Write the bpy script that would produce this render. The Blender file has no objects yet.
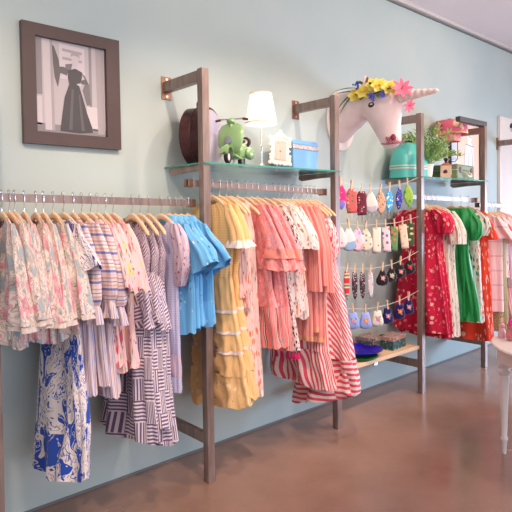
import bpy, bmesh, math, random
from mathutils import Vector, Matrix
PI = math.pi
R = random.Random(7)
sc = bpy.context.scene
COL = sc.collection

# ------------------------------------------------------------ materials
def srgb(r, g, b):
    f = lambda c: (c/255/12.92) if c/255 <= .04045 else ((c/255+.055)/1.055)**2.4
    return (f(r), f(g), f(b), 1)

class NT:
    def __init__(s, name, rough=.8, metal=0, spec=.3, trans=0, emit=None, estr=0, alpha=1, sheen=0, coat=0):
        s.m = bpy.data.materials.new(name); s.m.use_nodes = True
        s.t = s.m.node_tree; s.n = s.t.nodes; s.b = s.n['Principled BSDF']
        s.b.inputs['Roughness'].default_value = rough
        s.b.inputs['Metallic'].default_value = metal
        s.b.inputs['Specular IOR Level'].default_value = spec
        s.b.inputs['Transmission Weight'].default_value = trans
        s.b.inputs['Coat Weight'].default_value = coat
        if sheen:
            s.b.inputs['Sheen Weight'].default_value = sheen
        if emit:
            s.b.inputs['Emission Color'].default_value = emit; s.b.inputs['Emission Strength'].default_value = estr
    def link(s, a, b): s.t.links.new(a, b)
    def new(s, t, **k):
        n = s.n.new(t)
        for a, v in k.items(): setattr(n, a, v)
        return n
    def uv(s, scale=(1, 1, 1), rot=0, loc=(0, 0, 0), kind='UV'):
        c = s.new('ShaderNodeTexCoord'); m = s.new('ShaderNodeMapping')
        m.inputs['Scale'].default_value = scale; m.inputs['Rotation'].default_value = (0, 0, rot); m.inputs['Location'].default_value = loc
        s.link(c.outputs[kind], m.inputs['Vector']); return m.outputs['Vector']
    def math(s, op, a, b=0.0, c=None, clamp=False):
        n = s.new('ShaderNodeMath', operation=op, use_clamp=clamp)
        for i, v in enumerate((a, b, c)):
            if v is None: continue
            if isinstance(v, (int, float)): n.inputs[i].default_value = v
            else: s.link(v, n.inputs[i])
        return n.outputs[0]
    def noise(s, vec, scale, detail=2, out='Fac'):
        n = s.new('ShaderNodeTexNoise'); n.inputs['Scale'].default_value = scale; n.inputs['Detail'].default_value = detail
        s.link(vec, n.inputs['Vector']); return n.outputs[out]
    def vadd(s, a, b, k):
        m = s.new('ShaderNodeVectorMath', operation='MULTIPLY_ADD')
        s.link(b, m.inputs[0]); m.inputs[1].default_value = (k, k, k); s.link(a, m.inputs[2]); return m.outputs[0]
    def vor(s, vec, scale, rnd=1, feature='F1'):
        n = s.new('ShaderNodeTexVoronoi', feature=feature); n.inputs['Scale'].default_value = scale; n.inputs['Randomness'].default_value = rnd
        s.link(vec, n.inputs['Vector']); return n
    def ramp(s, fac, stops, const=False):
        n = s.new('ShaderNodeValToRGB'); r = n.color_ramp
        r.interpolation = 'CONSTANT' if const else 'LINEAR'
        while len(r.elements) > 1: r.elements.remove(r.elements[-1])
        r.elements[0].position = stops[0][0]; r.elements[0].color = stops[0][1]
        for p, c in stops[1:]:
            e = r.elements.new(p); e.color = c
        s.link(fac, n.inputs[0]); return n.outputs[0]
    def mix(s, f, a, b):
        n = s.new('ShaderNodeMix', data_type='RGBA')
        for sock, v in ((n.inputs[0], f), (n.inputs[6], a), (n.inputs[7], b)):
            if isinstance(v, (int, float)): sock.default_value = v
            elif isinstance(v, tuple): sock.default_value = v
            else: s.link(v, sock)
        return n.outputs[2]
    def sep(s, v):
        n = s.new('ShaderNodeSeparateXYZ'); s.link(v, n.inputs[0]); return n.outputs
    def color(s, c):
        if isinstance(c, tuple): s.b.inputs['Base Color'].default_value = c
        else: s.link(c, s.b.inputs['Base Color'])
    def bump(s, h, strength=.2, dist=.002):
        n = s.new('ShaderNodeBump'); n.inputs['Strength'].default_value = strength; n.inputs['Distance'].default_value = dist
        s.link(h, n.inputs['Height']); s.link(n.outputs[0], s.b.inputs['Normal'])

def plain(name, c, rough=.6, metal=0, spec=.4, var=.0, scale=20, **k):
    t = NT(name, rough, metal, spec, **k)
    if var:
        v = t.uv(kind='Object'); f = t.noise(v, scale, 3)
        a = tuple(x*(1-var) for x in c[:3])+(1,); b = tuple(min(1, x*(1+var)) for x in c[:3])+(1,)
        t.color(t.ramp(f, [(.3, a), (.7, b)]))
    else: t.color(c)
    return t.m

def weave(t, strength=.15):
    v = t.uv((26, 4.5, 1)); a = t.noise(v, 1.0, 3)
    t.bump(t.math('MULTIPLY_ADD', t.noise(t.uv(), 260, 2), .06, a), .55, .012)

def fab(name, c, var=.05):
    t = NT(name, .88, 0, .15, sheen=.15); v = t.uv()
    f = t.noise(v, 14, 3)
    a = tuple(x*(1-var) for x in c[:3])+(1,); b = tuple(min(1, x*(1+var)) for x in c[:3])+(1,)
    t.color(t.ramp(f, [(.35, a), (.65, b)])); weave(t); return t.m

def floral(name, base, layers, rough=.88):
    """layers: (scale, radius, gate, colours, warp, stretch)"""
    t = NT(name, rough, 0, .15, sheen=.1); col = base
    for i, (scale, thr, gate, cols, warp, st) in enumerate(layers):
        v = t.uv((st, 1, 1), rot=.5*i, loc=(i*3.1, i*1.7, 0))
        v = t.vadd(v, t.noise(v, scale*1.3, 2, 'Color'), warp/scale)
        vo = t.vor(v, scale); d = vo.outputs['Distance']
        m = t.math('MULTIPLY', t.math('SUBTRACT', thr, d), 14, clamp=True)
        sp = t.sep(vo.outputs['Color'])
        m = t.math('MULTIPLY', m, t.math('GREATER_THAN', sp[1], gate))
        cc = cols[0] if len(cols) == 1 else t.ramp(sp[0], [(k/len(cols), c) for k, c in enumerate(cols)], True)
        col = t.mix(m, col, cc)
    t.color(col); weave(t); return t.m

def organic(name, stops, scale, lines=(), dist=.6, st=1.0):
    # flat areas from a warped noise, with drawn contour lines on top
    t = NT(name, .88, 0, .15, sheen=.1); v = t.uv((st, 1, 1), rot=.3)
    v = t.vadd(v, t.noise(v, scale*.8, 2, 'Color'), dist/scale)
    n = t.noise(v, scale, 1.5); col = t.ramp(n, stops, True)
    for sc_, fr, wd, c, lo in lines:
        m = t.noise(v, sc_, 2); f = t.math('ABSOLUTE', t.math('SUBTRACT', t.math('FRACT', t.math('MULTIPLY', m, fr)), .5))
        k = t.math('LESS_THAN', f, wd)
        if lo: k = t.math('MULTIPLY', k, t.math('GREATER_THAN' if lo > 0 else 'LESS_THAN', n, abs(lo)))
        col = t.mix(k, col, c)
    t.color(col); weave(t); return t.m

def stripes(name, stops, period, axis=0, warp=0.0, diag=0.0):
    t = NT(name, .88, 0, .15, sheen=.1); v = t.uv(rot=diag)
    x = t.sep(v)[axis]
    if warp: x = t.math('MULTIPLY_ADD', t.noise(v, 6, 2), warp, x)
    f = t.math('FRACT', t.math('DIVIDE', x, period))
    t.color(t.ramp(f, stops, True)); weave(t); return t.m

def patchstripes(name, dark, light, cell=.1, period=.018, diag=0):
    t = NT(name, .88, 0, .15, sheen=.1); v = t.uv(rot=diag); s = t.sep(v)
    a = t.math('FLOOR', t.math('DIVIDE', s[0], cell)); b = t.math('FLOOR', t.math('DIVIDE', s[1], cell))
    par = t.math('MODULO', t.math('ABSOLUTE', t.math('ADD', a, b)), 2)
    fx = t.math('FRACT', t.math('DIVIDE', s[0], period)); fy = t.math('FRACT', t.math('DIVIDE', s[1], period))
    f = t.math('ADD', t.math('MULTIPLY', fx, par), t.math('MULTIPLY', fy, t.math('SUBTRACT', 1, par)))
    t.color(t.ramp(f, [(0, dark), (.5, light)], True)); weave(t); return t.m

def wood(name, c1, c2, scale=(3, 3, 30), rough=.5):
    t = NT(name, rough, 0, .35); v = t.uv(scale, kind='Object')
    t.color(t.ramp(t.noise(v, 2.5, 4), [(.3, c1), (.7, c2)])); return t.m

# ------------------------------------------------------------ meshes
class MB:
    def __init__(s): s.v = []; s.f = []; s.mi = []; s.uv = []
    def quadgrid(s, rows, mi=0, closed=True, uvs=None, cap0=False, cap1=False):
        base = len(s.v); n = len(rows[0]); m = len(rows)
        for r in rows: s.v += [tuple(p) for p in r]
        for i in range(m-1):
            for j in range(n if closed else n-1):
                k = (j+1) % n
                s.f.append((base+i*n+j, base+i*n+k, base+(i+1)*n+k, base+(i+1)*n+j)); s.mi.append(mi)
                if uvs:
                    u0 = uvs[i][j]; u1 = uvs[i][j+1]; u2 = uvs[i+1][j+1]; u3 = uvs[i+1][j]
                    s.uv.append((u0, u1, u2, u3))
                else: s.uv.append(None)
        if cap0: s.f.append(tuple(base+j for j in reversed(range(n)))); s.mi.append(mi); s.uv.append(None)
        if cap1: s.f.append(tuple(base+(m-1)*n+j for j in range(n))); s.mi.append(mi); s.uv.append(None)
        return s
    def box(s, a, b, mi=0):
        x0, y0, z0 = a; x1, y1, z1 = b; k = len(s.v)
        s.v += [(x0,y0,z0),(x1,y0,z0),(x1,y1,z0),(x0,y1,z0),(x0,y0,z1),(x1,y0,z1),(x1,y1,z1),(x0,y1,z1)]
        for f in ((0,3,2,1),(4,5,6,7),(0,1,5,4),(1,2,6,5),(2,3,7,6),(3,0,4,7)):
            s.f.append(tuple(k+i for i in f)); s.mi.append(mi); s.uv.append(None)
        return s
    def tube(s, pts, r, n=8, mi=0, sy=1.0, cap=True):
        pts = [Vector(p) for p in pts]; rs = r if isinstance(r, (list, tuple)) else [r]*len(pts)
        rows = []; prev = None
        for i, p in enumerate(pts):
            d = (pts[min(i+1, len(pts)-1)]-pts[max(i-1, 0)]); d = d.normalized() if d.length > 1e-9 else Vector((0, 0, 1))
            if prev is None:
                a = Vector((0, 0, 1)) if abs(d.z) < .9 else Vector((1, 0, 0))
                u = d.cross(a).normalized()
            else:
                u = (prev-d*prev.dot(d)).normalized()
            w = d.cross(u); prev = u
            rows.append([p+u*(rs[i]*math.cos(2*PI*j/n))+w*(rs[i]*sy*math.sin(2*PI*j/n)) for j in range(n)])
        return s.quadgrid(rows, mi, True, None, cap, cap)
    def lathe(s, prof, c=(0, 0, 0), n=24, mi=0, sx=1, sy=1, cap=True):
        rows = [[(c[0]+r*sx*math.cos(2*PI*j/n), c[1]+r*sy*math.sin(2*PI*j/n), c[2]+z) for j in range(n)] for r, z in prof]
        return s.quadgrid(rows, mi, True, None, cap and prof[0][0] > 1e-5, cap and prof[-1][0] > 1e-5)
    def ball(s, c, r, sc3=(1, 1, 1), n=10, mi=0):
        rows = [[(c[0]+r*sc3[0]*math.sin(t)*math.cos(2*PI*j/n), c[1]+r*sc3[1]*math.sin(t)*math.sin(2*PI*j/n), c[2]-r*sc3[2]*math.cos(t)) for j in range(n)] for t in [max(.02, min(PI-.02, PI*i/(n//2+2))) for i in range(n//2+3)]]
        return s.quadgrid(rows, mi, True, None, True, True)
    def pillow(s, out, th, y=0, mi=0, flat=False, k=4, front=1.0, back=1.0):
        """closed padded shape; outline in x-z, thickness along y"""
        cx = sum(p[0] for p in out)/len(out); cz = sum(p[1] for p in out)/len(out)
        n = len(out)
        rows = []; uvs = []
        fr = [(i/k) for i in range(k+1)]
        seq = [(max(.02, f), -1) for f in fr]+[(max(.02, f), 1) for f in reversed(fr[:-1])]
        for f, sd in seq:
            h = th/2*math.sqrt(max(0, 1-f*f)) if not flat else (th/2 if f < .999 else th*.2)
            h *= front if sd < 0 else back
            row = [(cx+(p[0]-cx)*f, y+sd*h, cz+(p[1]-cz)*f) for p in out]
            rows.append(row); q = [(a[0], a[2]) for a in row]; uvs.append(q+[q[0]])
        return s.quadgrid(rows, mi, True, uvs, True, True)
    def build(s, name, mats, parent=None, smooth=True, loc=None, rot=None, bevel=0, label=None, sub=0, auto=True):
        me = bpy.data.meshes.new(name); me.from_pydata(s.v, [], s.f)
        if not isinstance(mats, (list, tuple)): mats = [mats]
        for m in mats: me.materials.append(m)
        me.polygons.foreach_set('material_index', s.mi)
        uvl = me.uv_layers.new(name='UVMap'); flat = []
        for p, u in zip(me.polygons, s.uv):
            if u: 
                for c in u: flat += [c[0], c[1]]
            else:
                for vi in p.vertices:
                    c = s.v[vi]; nn = p.normal
                    if abs(nn.z) > .7: flat += [c[0], c[1]]
                    elif abs(nn.x) > .7: flat += [c[1], c[2]]
                    else: flat += [c[0], c[2]]
        uvl.data.foreach_set('uv', flat)
        if smooth: me.polygons.foreach_set('use_smooth', [True]*len(me.polygons))
        if smooth and auto:
            bm = bmesh.new(); bm.from_mesh(me)
            for e in bm.edges:
                if len(e.link_faces) == 2 and e.calc_face_angle(0) > .75: e.smooth = False
            bm.to_mesh(me); bm.free()
        me.update()
        o = bpy.data.objects.new(name, me); COL.objects.link(o)
        if loc: o.location = loc
        if rot: o.rotation_euler = rot
        if parent: o.parent = parent
        if bevel:
            b = o.modifiers.new('Bevel', 'BEVEL'); b.width = bevel; b.segments = 2; b.limit_method = 'ANGLE'
        if sub:
            m = o.modifiers.new('Subsurf', 'SUBSURF'); m.levels = sub; m.render_levels = sub
        if label: o['label'] = label
        return o

def thing(name, label, cat, loc=(0, 0, 0), rz=0, group=None):
    o = bpy.data.objects.new(name, None); COL.objects.link(o); o.empty_display_size = .05
    o.location = loc; o.rotation_euler = (0, 0, rz); o['label'] = label; o['category'] = cat
    if group: o['group'] = group
    return o
def tag(o, label, cat, group=None):
    o['label'] = label; o['category'] = cat
    if group: o['group'] = group
    return o
def struct(o): o['kind'] = 'structure'; return o
def dup(root, loc, rz=None, label=None, scale=None):
    r = root.copy(); COL.objects.link(r); r.location = loc
    if rz is not None: r.rotation_euler = (0, 0, rz)
    if scale: r.scale = scale
    if label: r['label'] = label
    for ch in list(root.children):
        c = ch.copy(); COL.objects.link(c); c.parent = r
        for g in list(ch.children):
            d = g.copy(); COL.objects.link(d); d.parent = c
    return r

# ------------------------------------------------------------ cloth
VAR = dict(s=0, u=0.0, l=1.0)
def lerp(a, b, t): return a+(b-a)*t
def cloth(name, mat, parent, prof, n=9, amp=(.003, .014), seed=0, us=.22, scoop=0, hem=(0, 0), N=64, dz=.022, sq=.8, uvo=(0, 0), label=None, nf=.35):
    seed += VAR['s']; uvo = (uvo[0]+VAR['u'], uvo[1]+VAR['u']*1.7)
    prof = [(q[0]*(1+(VAR['l']-1)*min(1, max(0, (-q[0]-.12)*6))),)+tuple(q[1:]) for q in prof]
    rr = random.Random(seed); p1, p2, p3 = (rr.uniform(0, 6.28) for _ in range(3))
    P = [tuple(p)+(0,)*(5-len(p)) for p in prof]
    rows = []; uvs = []; keys = []
    z0 = P[0][0]; z1 = P[-1][0]
    for i in range(len(P)-1):
        m = max(1, int(abs(P[i+1][0]-P[i][0])/dz))
        for k in range(m):
            keys.append([lerp(P[i][q], P[i+1][q], k/m) for q in range(5)])
    keys.append(list(P[-1]))
    # soften the widths
    for _ in range(1):
        kk = [list(k) for k in keys]
        for i in range(2, len(keys)-1):
            for q in (1, 2, 3, 4): kk[i][q] = (keys[i-1][q]+2*keys[i][q]+keys[i+1][q])/4
        keys = kk
    for ri, (z, hw, th, yc, xc) in enumerate(keys):
        yc = min(yc, .280-hw)          # the wall is 30 cm behind the rail
        t = (z-z0)/(z1-z0) if z1 != z0 else 0
        A = 1.45*lerp(amp[0], amp[1], t**.8)
        row = []; ur = []
        for j in range(N+1):
            ph = 2*PI*j/N
            f = .65*math.sin(n*ph+p1+.9*math.sin(2.2*t*PI+p2)) + .35*math.sin((2*n+1)*ph+p3+1.5*t)
            f += .35*math.sin(3*ph+p2+2.5*t)
            c, s_ = math.cos(ph), math.sin(ph)
            cs = math.copysign(abs(c)**sq, c)
            y = yc+hw*cs + c*A*f*nf; x = xc+th*s_ + s_*A*f
            x += A*.6*math.sin(5*cs+p3+2*t)*abs(s_)
            zz = z
            if scoop: zz -= scoop*(abs(s_)**1.6)*max(0, 1-ri*.14)*(1 if s_ < 0 else .55)
            zz += t*t*(hem[0]*c + hem[1]*f)
            if j < N: row.append((x, y, zz))
            ur.append((ph*us+uvo[0], zz+uvo[1]))
        rows.append(row); uvs.append(ur)
    return MB().quadgrid(rows, 0, True, uvs).build(name, mat, parent, auto=False, label=label)

def sleeves(mat, parent, prof, name='sleeve', **k):
    """prof in (z, hw, th, |y|, x); made on both sides"""
    seed = k.pop('seed', 1); hem = k.pop('hem', (0, 0))
    o = []
    for sd in (-1, 1):
        o.append(cloth(name, mat, parent, [(p[0], p[1], p[2]*.72, p[3]*sd, p[4] if len(p) > 4 else 0) for p in prof], seed=seed+sd, hem=(hem[0]*sd, hem[1]), N=k.get('N', 40), **{a: b for a, b in k.items() if a != 'N'}))
    return o
# ------------------------------------------------------------ palette
W = srgb
M = {}
M['steel'] = (lambda t: (t.color(t.ramp(t.noise(t.uv((6, 6, 1), kind='Object'), 6, 4), [(.3, W(130, 109, 99)), (.7, W(160, 138, 127))])), t.m)[1])(NT('brushed_steel', .36, .35, .5))
M['copper'] = plain('bracket_bronze', W(150, 112, 92), .35, .8, .5, .12, 30)
M['screw'] = plain('screw_head', W(215, 205, 195), .3, .9)
M['chrome'] = plain('chrome_wire', W(225, 222, 220), .22, .95)
M['hanger'] = wood('hanger_wood', W(230, 186, 142), W(244, 208, 168), (30, 4, 30), .42)
M['pin'] = wood('clothespin_wood', W(226, 190, 150), W(242, 212, 176), (40, 40, 6), .6)
M['board'] = wood('shelf_pine', W(222, 182, 138), W(238, 204, 164), (2, 24, 24), .45)
def wallmat():
    t = NT('teal_wall_paint', .5, 0, .3); v = t.uv(kind='Object')
    n = t.noise(v, 1.3, 5); t.color(t.ramp(n, [(.3, W(178, 192, 186)), (.7, W(190, 200, 192))]))
    t.bump(t.noise(v, 9, 5), .12, .01); return t.m
M['wall'] = wallmat()
def floormat():
    t = NT('polished_concrete', .3, 0, .5); v = t.uv(kind='Object')
    n = t.noise(v, 2.2, 6); n2 = t.noise(v, 30, 3)
    c = t.ramp(n, [(.28, W(140, 108, 92)), (.5, W(154, 120, 103)), (.72, W(168, 132, 115))])
    c = t.mix(t.math('MULTIPLY', n2, .25), c, W(172, 138, 122))
    vo = t.vor(v, 16); sp = t.sep(vo.outputs['Color'])
    fl = t.math('MULTIPLY', t.math('LESS_THAN', vo.outputs['Distance'], .07), t.math('GREATER_THAN', sp[1], .82))
    c = t.mix(t.math('MULTIPLY', fl, .5), c, W(205, 170, 145)); t.color(c)
    t.link(t.ramp(n, [(.3, (.14,)*3+(1,)), (.7, (.28,)*3+(1,))]), t.b.inputs['Roughness'])
    t.bump(t.noise(v, 5, 4), .06, .01); return t.m
M['floor'] = floormat()
M['ceil'] = plain('ceiling_paint', W(240, 226, 224), .8, var=.02, scale=3)
M['trimw'] = plain('trim_cream', W(206, 198, 190), .5)
M['trimg'] = plain('trim_shadow_gap', W(120, 118, 116), .6)
M['white'] = plain('white_paint', W(240, 226, 216), .4)
M['cream'] = plain('cream_panel', W(240, 224, 208), .5, var=.03, scale=4)
M['black'] = plain('black', W(30, 26, 28), .5)
def glass():
    t = NT('shelf_glass', .03, 0, .5, trans=1.0); t.color(W(214, 240, 230)); t.b.inputs['IOR'].default_value = 1.45; return t.m
M['glass'] = glass()
M['glassedge'] = plain('glass_edge', W(70, 150, 125), .15)

# ------------------------------------------------------------ room
struct(MB().box((-3, 0, 0), (9, .12, 3.45)).build('wall_left', M['wall'], smooth=False))
struct(MB().box((-3, -7, -.1), (9, 0, 0)).build('floor', M['floor'], smooth=False))
struct(MB().box((-3, -7, 3.29), (9, 0, 3.42)).build('ceiling', M['ceil'], smooth=False))
struct(MB().box((9, -7, 0), (9.12, .12, 3.45)).build('wall_back', M['cream'], smooth=False))
struct(MB().box((-3, -.045, 3.262), (9, -.018, 3.29), 0).box((-3, -.018, 3.25), (9, 0, 3.29), 1).build('trim_1', [M['trimw'], M['trimg']], smooth=False))
struct(MB().box((-3, -.006, 0), (9, 0, .012)).build('baseboard_left', M['trimg'], smooth=False))

# ------------------------------------------------------------ wall frames
PX = [.662, 1.749, 2.8305, 3.877, 4.952, 6.03]
ordn = ['nearest the camera at the left edge', 'beside the brown round case', 'beside the unicorn head', 'in front of the turquoise case and plant', 'beside the green suitcase', 'farthest away at the right edge']
def frame(i):
    x = PX[i]; w = .045
    t = thing('wall_frame', 'brown steel upright frame bolted to teal wall, ' + ordn[i], 'rack frame', (x, 0, 0), group='steel wall frames')
    MB().box((0, -.383, 0), (w, -.338, 2.238)).build('post', M['steel'], t, smooth=False, bevel=.002)
    MB().box((0, -.338, 2.172), (w, -.004, 2.23)).build('top_arm', M['steel'], t, smooth=False, bevel=.002)
    b = MB().box((-.012, -.006, 2.13), (w+.012, 0, 2.262)).build('bracket', M['copper'], t, smooth=False, bevel=.002)
    s = MB()
    for z in (2.147, 2.246): s.tube([(w/2, -.005, z), (w/2, -.010, z)], .008, 10)
    s.build('screw', M['screw'], b)
    MB().box((.006, -.338, .205), (w-.006, -.004, .262)).build('lower_brace', M['steel'], t, smooth=False, bevel=.002)
    if i in (1, 2, 3, 4):
        MB().quadgrid([[(.012, y, z0), (w-.012, y, z0), (w-.012, y, 1.727), (.012, y, 1.727)] for y, z0 in ((-.338, 1.697), (-.2, 1.695), (-.06, 1.685), (-.035, 1.70))], cap0=True, cap1=True).build('shelf_bracket', M['steel'], t, smooth=False)
    if i == 4:
        MB().box((-.451, -.383, 2.238), (w, -.338, 2.28)).build('top_bar', plain('dark_bar', W(95, 88, 84), .5, .5), t, smooth=False, bevel=.002)
        t['label'] = 'brown steel upright frame with short dark top bar, beside green suitcase'
    return t
for i in range(6): frame(i)

# rails: (x0,z0)-(x1,z1), at y=-.3
RY = -.3
RAILS = [(.60, 1.543, 1.752, 1.519), (1.70, 1.628, 2.832, 1.598), (3.84, 1.578, 4.96, 1.560), (4.99, 1.515, 6.03, 1.500)]
rl = ['nearest steel clothes rail, carrying floral blouses through blue shirts', 'steel clothes rail behind yellow and coral dresses under the glass shelf', 'steel clothes rail carrying red floral and green dresses', 'farthest steel clothes rail at right edge carrying pale pink dresses']
def railz(b, x):
    x0, z0, x1, z1 = RAILS[b]; return z0+(z1-z0)*(x-x0)/(x1-x0)
for i, (x0, z0, x1, z1) in enumerate(RAILS):
    t = thing('clothes_rail', rl[i], 'clothes rail', (x0, RY, z0), group='steel clothes rails')
    dx, dz_ = x1-x0, z1-z0
    h, w = .018, .006
    MB().quadgrid([[(a, -w, c-h), (a, w, c-h), (a, w, c+h), (a, -w, c+h)] for a, c in ((0, 0), (dx, dz_))], cap0=True, cap1=True).build('rail', M['steel'], t, smooth=False)
    s = MB()
    for a, c in ((.012, 0), (dx-.028, dz_)):
        s = MB().box((a-.012, -.014, c-.022), (a+.02, .035, c+.022)); s.build('socket', M['copper'], t, smooth=False, bevel=.002)

# ------------------------------------------------------------ shelves
def gshelf(x0, x1, lab):
    t = thing('glass_shelf', lab, 'shelf', (x0, 0, 1.728), group='glass shelves')
    L = x1-x0
    MB().box((0, -.392, 0), (L, -.004, .010)).build('glass_pane', M['glass'], t, smooth=False)
    MB().box((0, -.3945, .0005), (L, -.392, .0095)).box((-.0025, -.392, .0005), (0, -.004, .0095)).build('polished_edge', M['glassedge'], t, smooth=False, label='green polished edge')
gshelf(1.752, 2.868, 'clear glass shelf holding the toy scooter, lamp and blue box')
gshelf(3.885, 4.99, 'clear glass shelf holding turquoise case, potted plant and green suitcase')
for sh in [o for o in bpy.data.objects if o.name.startswith('glass_shelf')]: pass
t = thing('wooden_shelf', 'pale pine shelf board low between two steel frames under the clotheslines', 'shelf', (2.876, 0, .36))
MB().box((0, -.36, 0), (1.0, -.006, .028)).build('board', M['board'], t, smooth=False, bevel=.003)
s = MB().box((.42, -.345, -.022), (.46, -.33, 0)); s.build('clip', M['chrome'], t, smooth=False, label='small metal clip')

# far wall panel
t = thing('display_panel', 'cream painted board on the wall at the far right edge', 'wall panel', (6.065, 0, .35))
MB().box((0, -.02, 0), (1.5, -.001, 2.14)).build('board', M['cream'], t, smooth=False)
MB().box((-.006, -.026, 2.12), (1.5, -.001, 2.15)).box((-.006, -.026, 0), (.012, -.001, 2.12)).build('board_trim', M['white'], t, smooth=False)
MB().lathe([(.001, -.03), (.035, -.03), (.05, -.01), (.05, 0)], n=20).build('round_knob', plain('dark_red', W(90, 25, 35), .4), t, loc=(.30, -.02, 2.055), rot=(PI/2, 0, 0), label='dark red round knob')
# recessed ceiling lamp
t = thing('recessed_light', 'small round recessed ceiling light at the top right corner', 'ceiling light', (4.83, -.66, 3.29))
MB().lathe([(.03, .0), (.055, 0), (.06, -.008), (.03, -.006)], n=24).build('ring', M['white'], t)
MB().lathe([(.001, -.003), (.033, -.003)], n=24, cap=True).build('lens', plain('lamp_lens', W(255, 244, 225), .5, emit=W(255, 236, 205), estr=6), t)

# ------------------------------------------------------------ framed photograph
t = thing('framed_picture', 'black and white picture of woman in long black gown, brown frame', 'picture', (.945, 0, 1.815))
ow, oh = .513, .588; a, b, c = .064, .077, .062
f = MB()
for q in (((0, -.032, 0), (a, 0, oh)), ((ow-b, -.032, 0), (ow, 0, oh)), ((a, -.032, 0), (ow-b, 0, c)), ((a, -.032, oh-.06), (ow-b, 0, oh))): f.box(*q)
f.build('picture_frame', plain('frame_brown', W(84, 66, 62), .4, var=.06, scale=12), t, smooth=False)
iw, ih = ow-a-b, oh-c-.06
g = lambda v: plain('print_grey_%d' % v, W(v, int(v*.95), int(v*.95)), .35)
pm = [g(v) for v in (186, 206, 166, 140, 74, 98, 200, 116)]
pr = MB()
def poly(pts, mi, lay):
    k = len(pr.v); pr.v += [(x*iw, -.008-.0004*lay, z*ih) for x, z in pts]; pr.f.append(tuple(range(k, k+len(pts)))); pr.mi.append(mi); pr.uv.append(None)
poly([(0,0),(1,0),(1,1),(0,1)], 0, 0)
poly([(0,0),(1,0),(1,.08),(0,.1)], 3, 1)
poly([(.0,.38),(.09,.38),(.09,.08),(0,.08)], 1, 1); poly([(.72,.33),(.93,.33),(.93,.07),(.72,.07)], 1, 1)
poly([(.02,.99),(.1,.99),(.1,.4),(.02,.4)], 3, 1)
poly([(.34,.98),(.7,.96),(.7,.60),(.34,.6)], 1, 1); poly([(.38,.93),(.66,.92),(.66,.89),(.38,.9)], 2, 2); poly([(.38,.84),(.66,.83),(.66,.8),(.38,.81)], 2, 2)
poly([(.11,1),(.245,1),(.26,.03),(.13,.03)], 6, 2); poly([(.21,1),(.245,1),(.26,.03),(.22,.03)], 2, 3)
poly([(.86,1),(.97,1),(.99,.03),(.88,.03)], 2, 2); poly([(.76,1),(.8,1),(.8,.33),(.76,.33)], 3, 2)
# drape at left arm, gown, body
poly([(.24,.95),(.27,.93),(.33,.8),(.35,.66),(.31,.5),(.27,.6),(.25,.75)], 5, 4)
poly([(.29,.72),(.4,.73),(.47,.70),(.44,.64),(.33,.66)], 5, 5)
poly([(.42,.76),(.52,.78),(.5,.70),(.42,.68)], 7, 4)
poly([(.46,.70),(.56,.73),(.66,.70),(.65,.62),(.61,.55),(.66,.42),(.72,.25),(.79,.10),(.80,.04),(.6,.02),(.33,.03),(.36,.2),(.4,.4),(.47,.55),(.45,.62)], 4, 6)
poly([(.64,.70),(.7,.66),(.75,.58),(.66,.57),(.62,.6),(.7,.63)], 5, 7)
poly([(.7,.58),(.76,.58),(.78,.35),(.72,.34),(.66,.5)], 7, 5)
poly([(.5,.86),(.53,.88),(.59,.87),(.61,.82),(.6,.77),(.57,.745),(.53,.76),(.51,.8)], 6, 8)
poly([(.49,.85),(.51,.9),(.57,.915),(.62,.89),(.625,.84),(.6,.865),(.53,.87)], 2, 9)
poly([(.57,.56),(.62,.575),(.66,.55),(.62,.54)], 6, 9)
poly([(.5,.5),(.53,.5),(.5,.05),(.45,.05)], 5, 8); poly([(.6,.45),(.62,.45),(.68,.05),(.63,.05)], 5, 8)
pr.build('print', pm, t, smooth=False, loc=(a, 0, c))
# ------------------------------------------------------------ hangers
def hanger_mesh():
    t = thing('clothes_hanger', 'wooden hanger', 'hanger', (0, 0, 0))
    rows = []
    N = 29
    for i in range(N):
        y = -.178+.356*i/(N-1); a = abs(y)/.178
        zc = -.014-.088*a**1.5; h = lerp(.0175, .0095, a); w = lerp(.0065, .0095, a)
        if i in (0, N-1): h *= .55; w *= .55
        rows.append([(w*math.copysign(abs(math.cos(p))**.7, math.cos(p)), y, zc+h*math.copysign(abs(math.sin(p))**.7, math.sin(p))) for p in [2*PI*k/10+.3 for k in range(10)]])
    MB().quadgrid(rows, cap0=True, cap1=True).build('wooden_body', M['hanger'], t, auto=False)
    pts = [(0, 0, -.002), (0, 0, .018), (0, -.004, .028), (0, -.0115, .036), (0, -.0125, .062), (0, -.0115, .084)]
    for k in range(1, 8):
        q = PI*k/8; pts.append((0, -.0115*math.cos(q), .084+.011*math.sin(q)))
    pts += [(0, .0115, .084), (0, .012, .064), (0, .011, .050)]
    MB().tube(pts, .0018, 6).build('hook', M['chrome'], t)
    return t
H0 = hanger_mesh(); usedH = [False]
def hang(b, x, label):
    z = railz(b, x)-.0605
    h = (H0 if not usedH[0] else dup(H0, (0, 0, 0)))
    usedH[0] = True
    h.location = (x, RY, z); h.rotation_euler = (0, 0, R.uniform(-.11, .11)); h['label'] = label
    h['group'] = 'wooden hangers on the clothes rails'; return z, h.rotation_euler[2]

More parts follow.
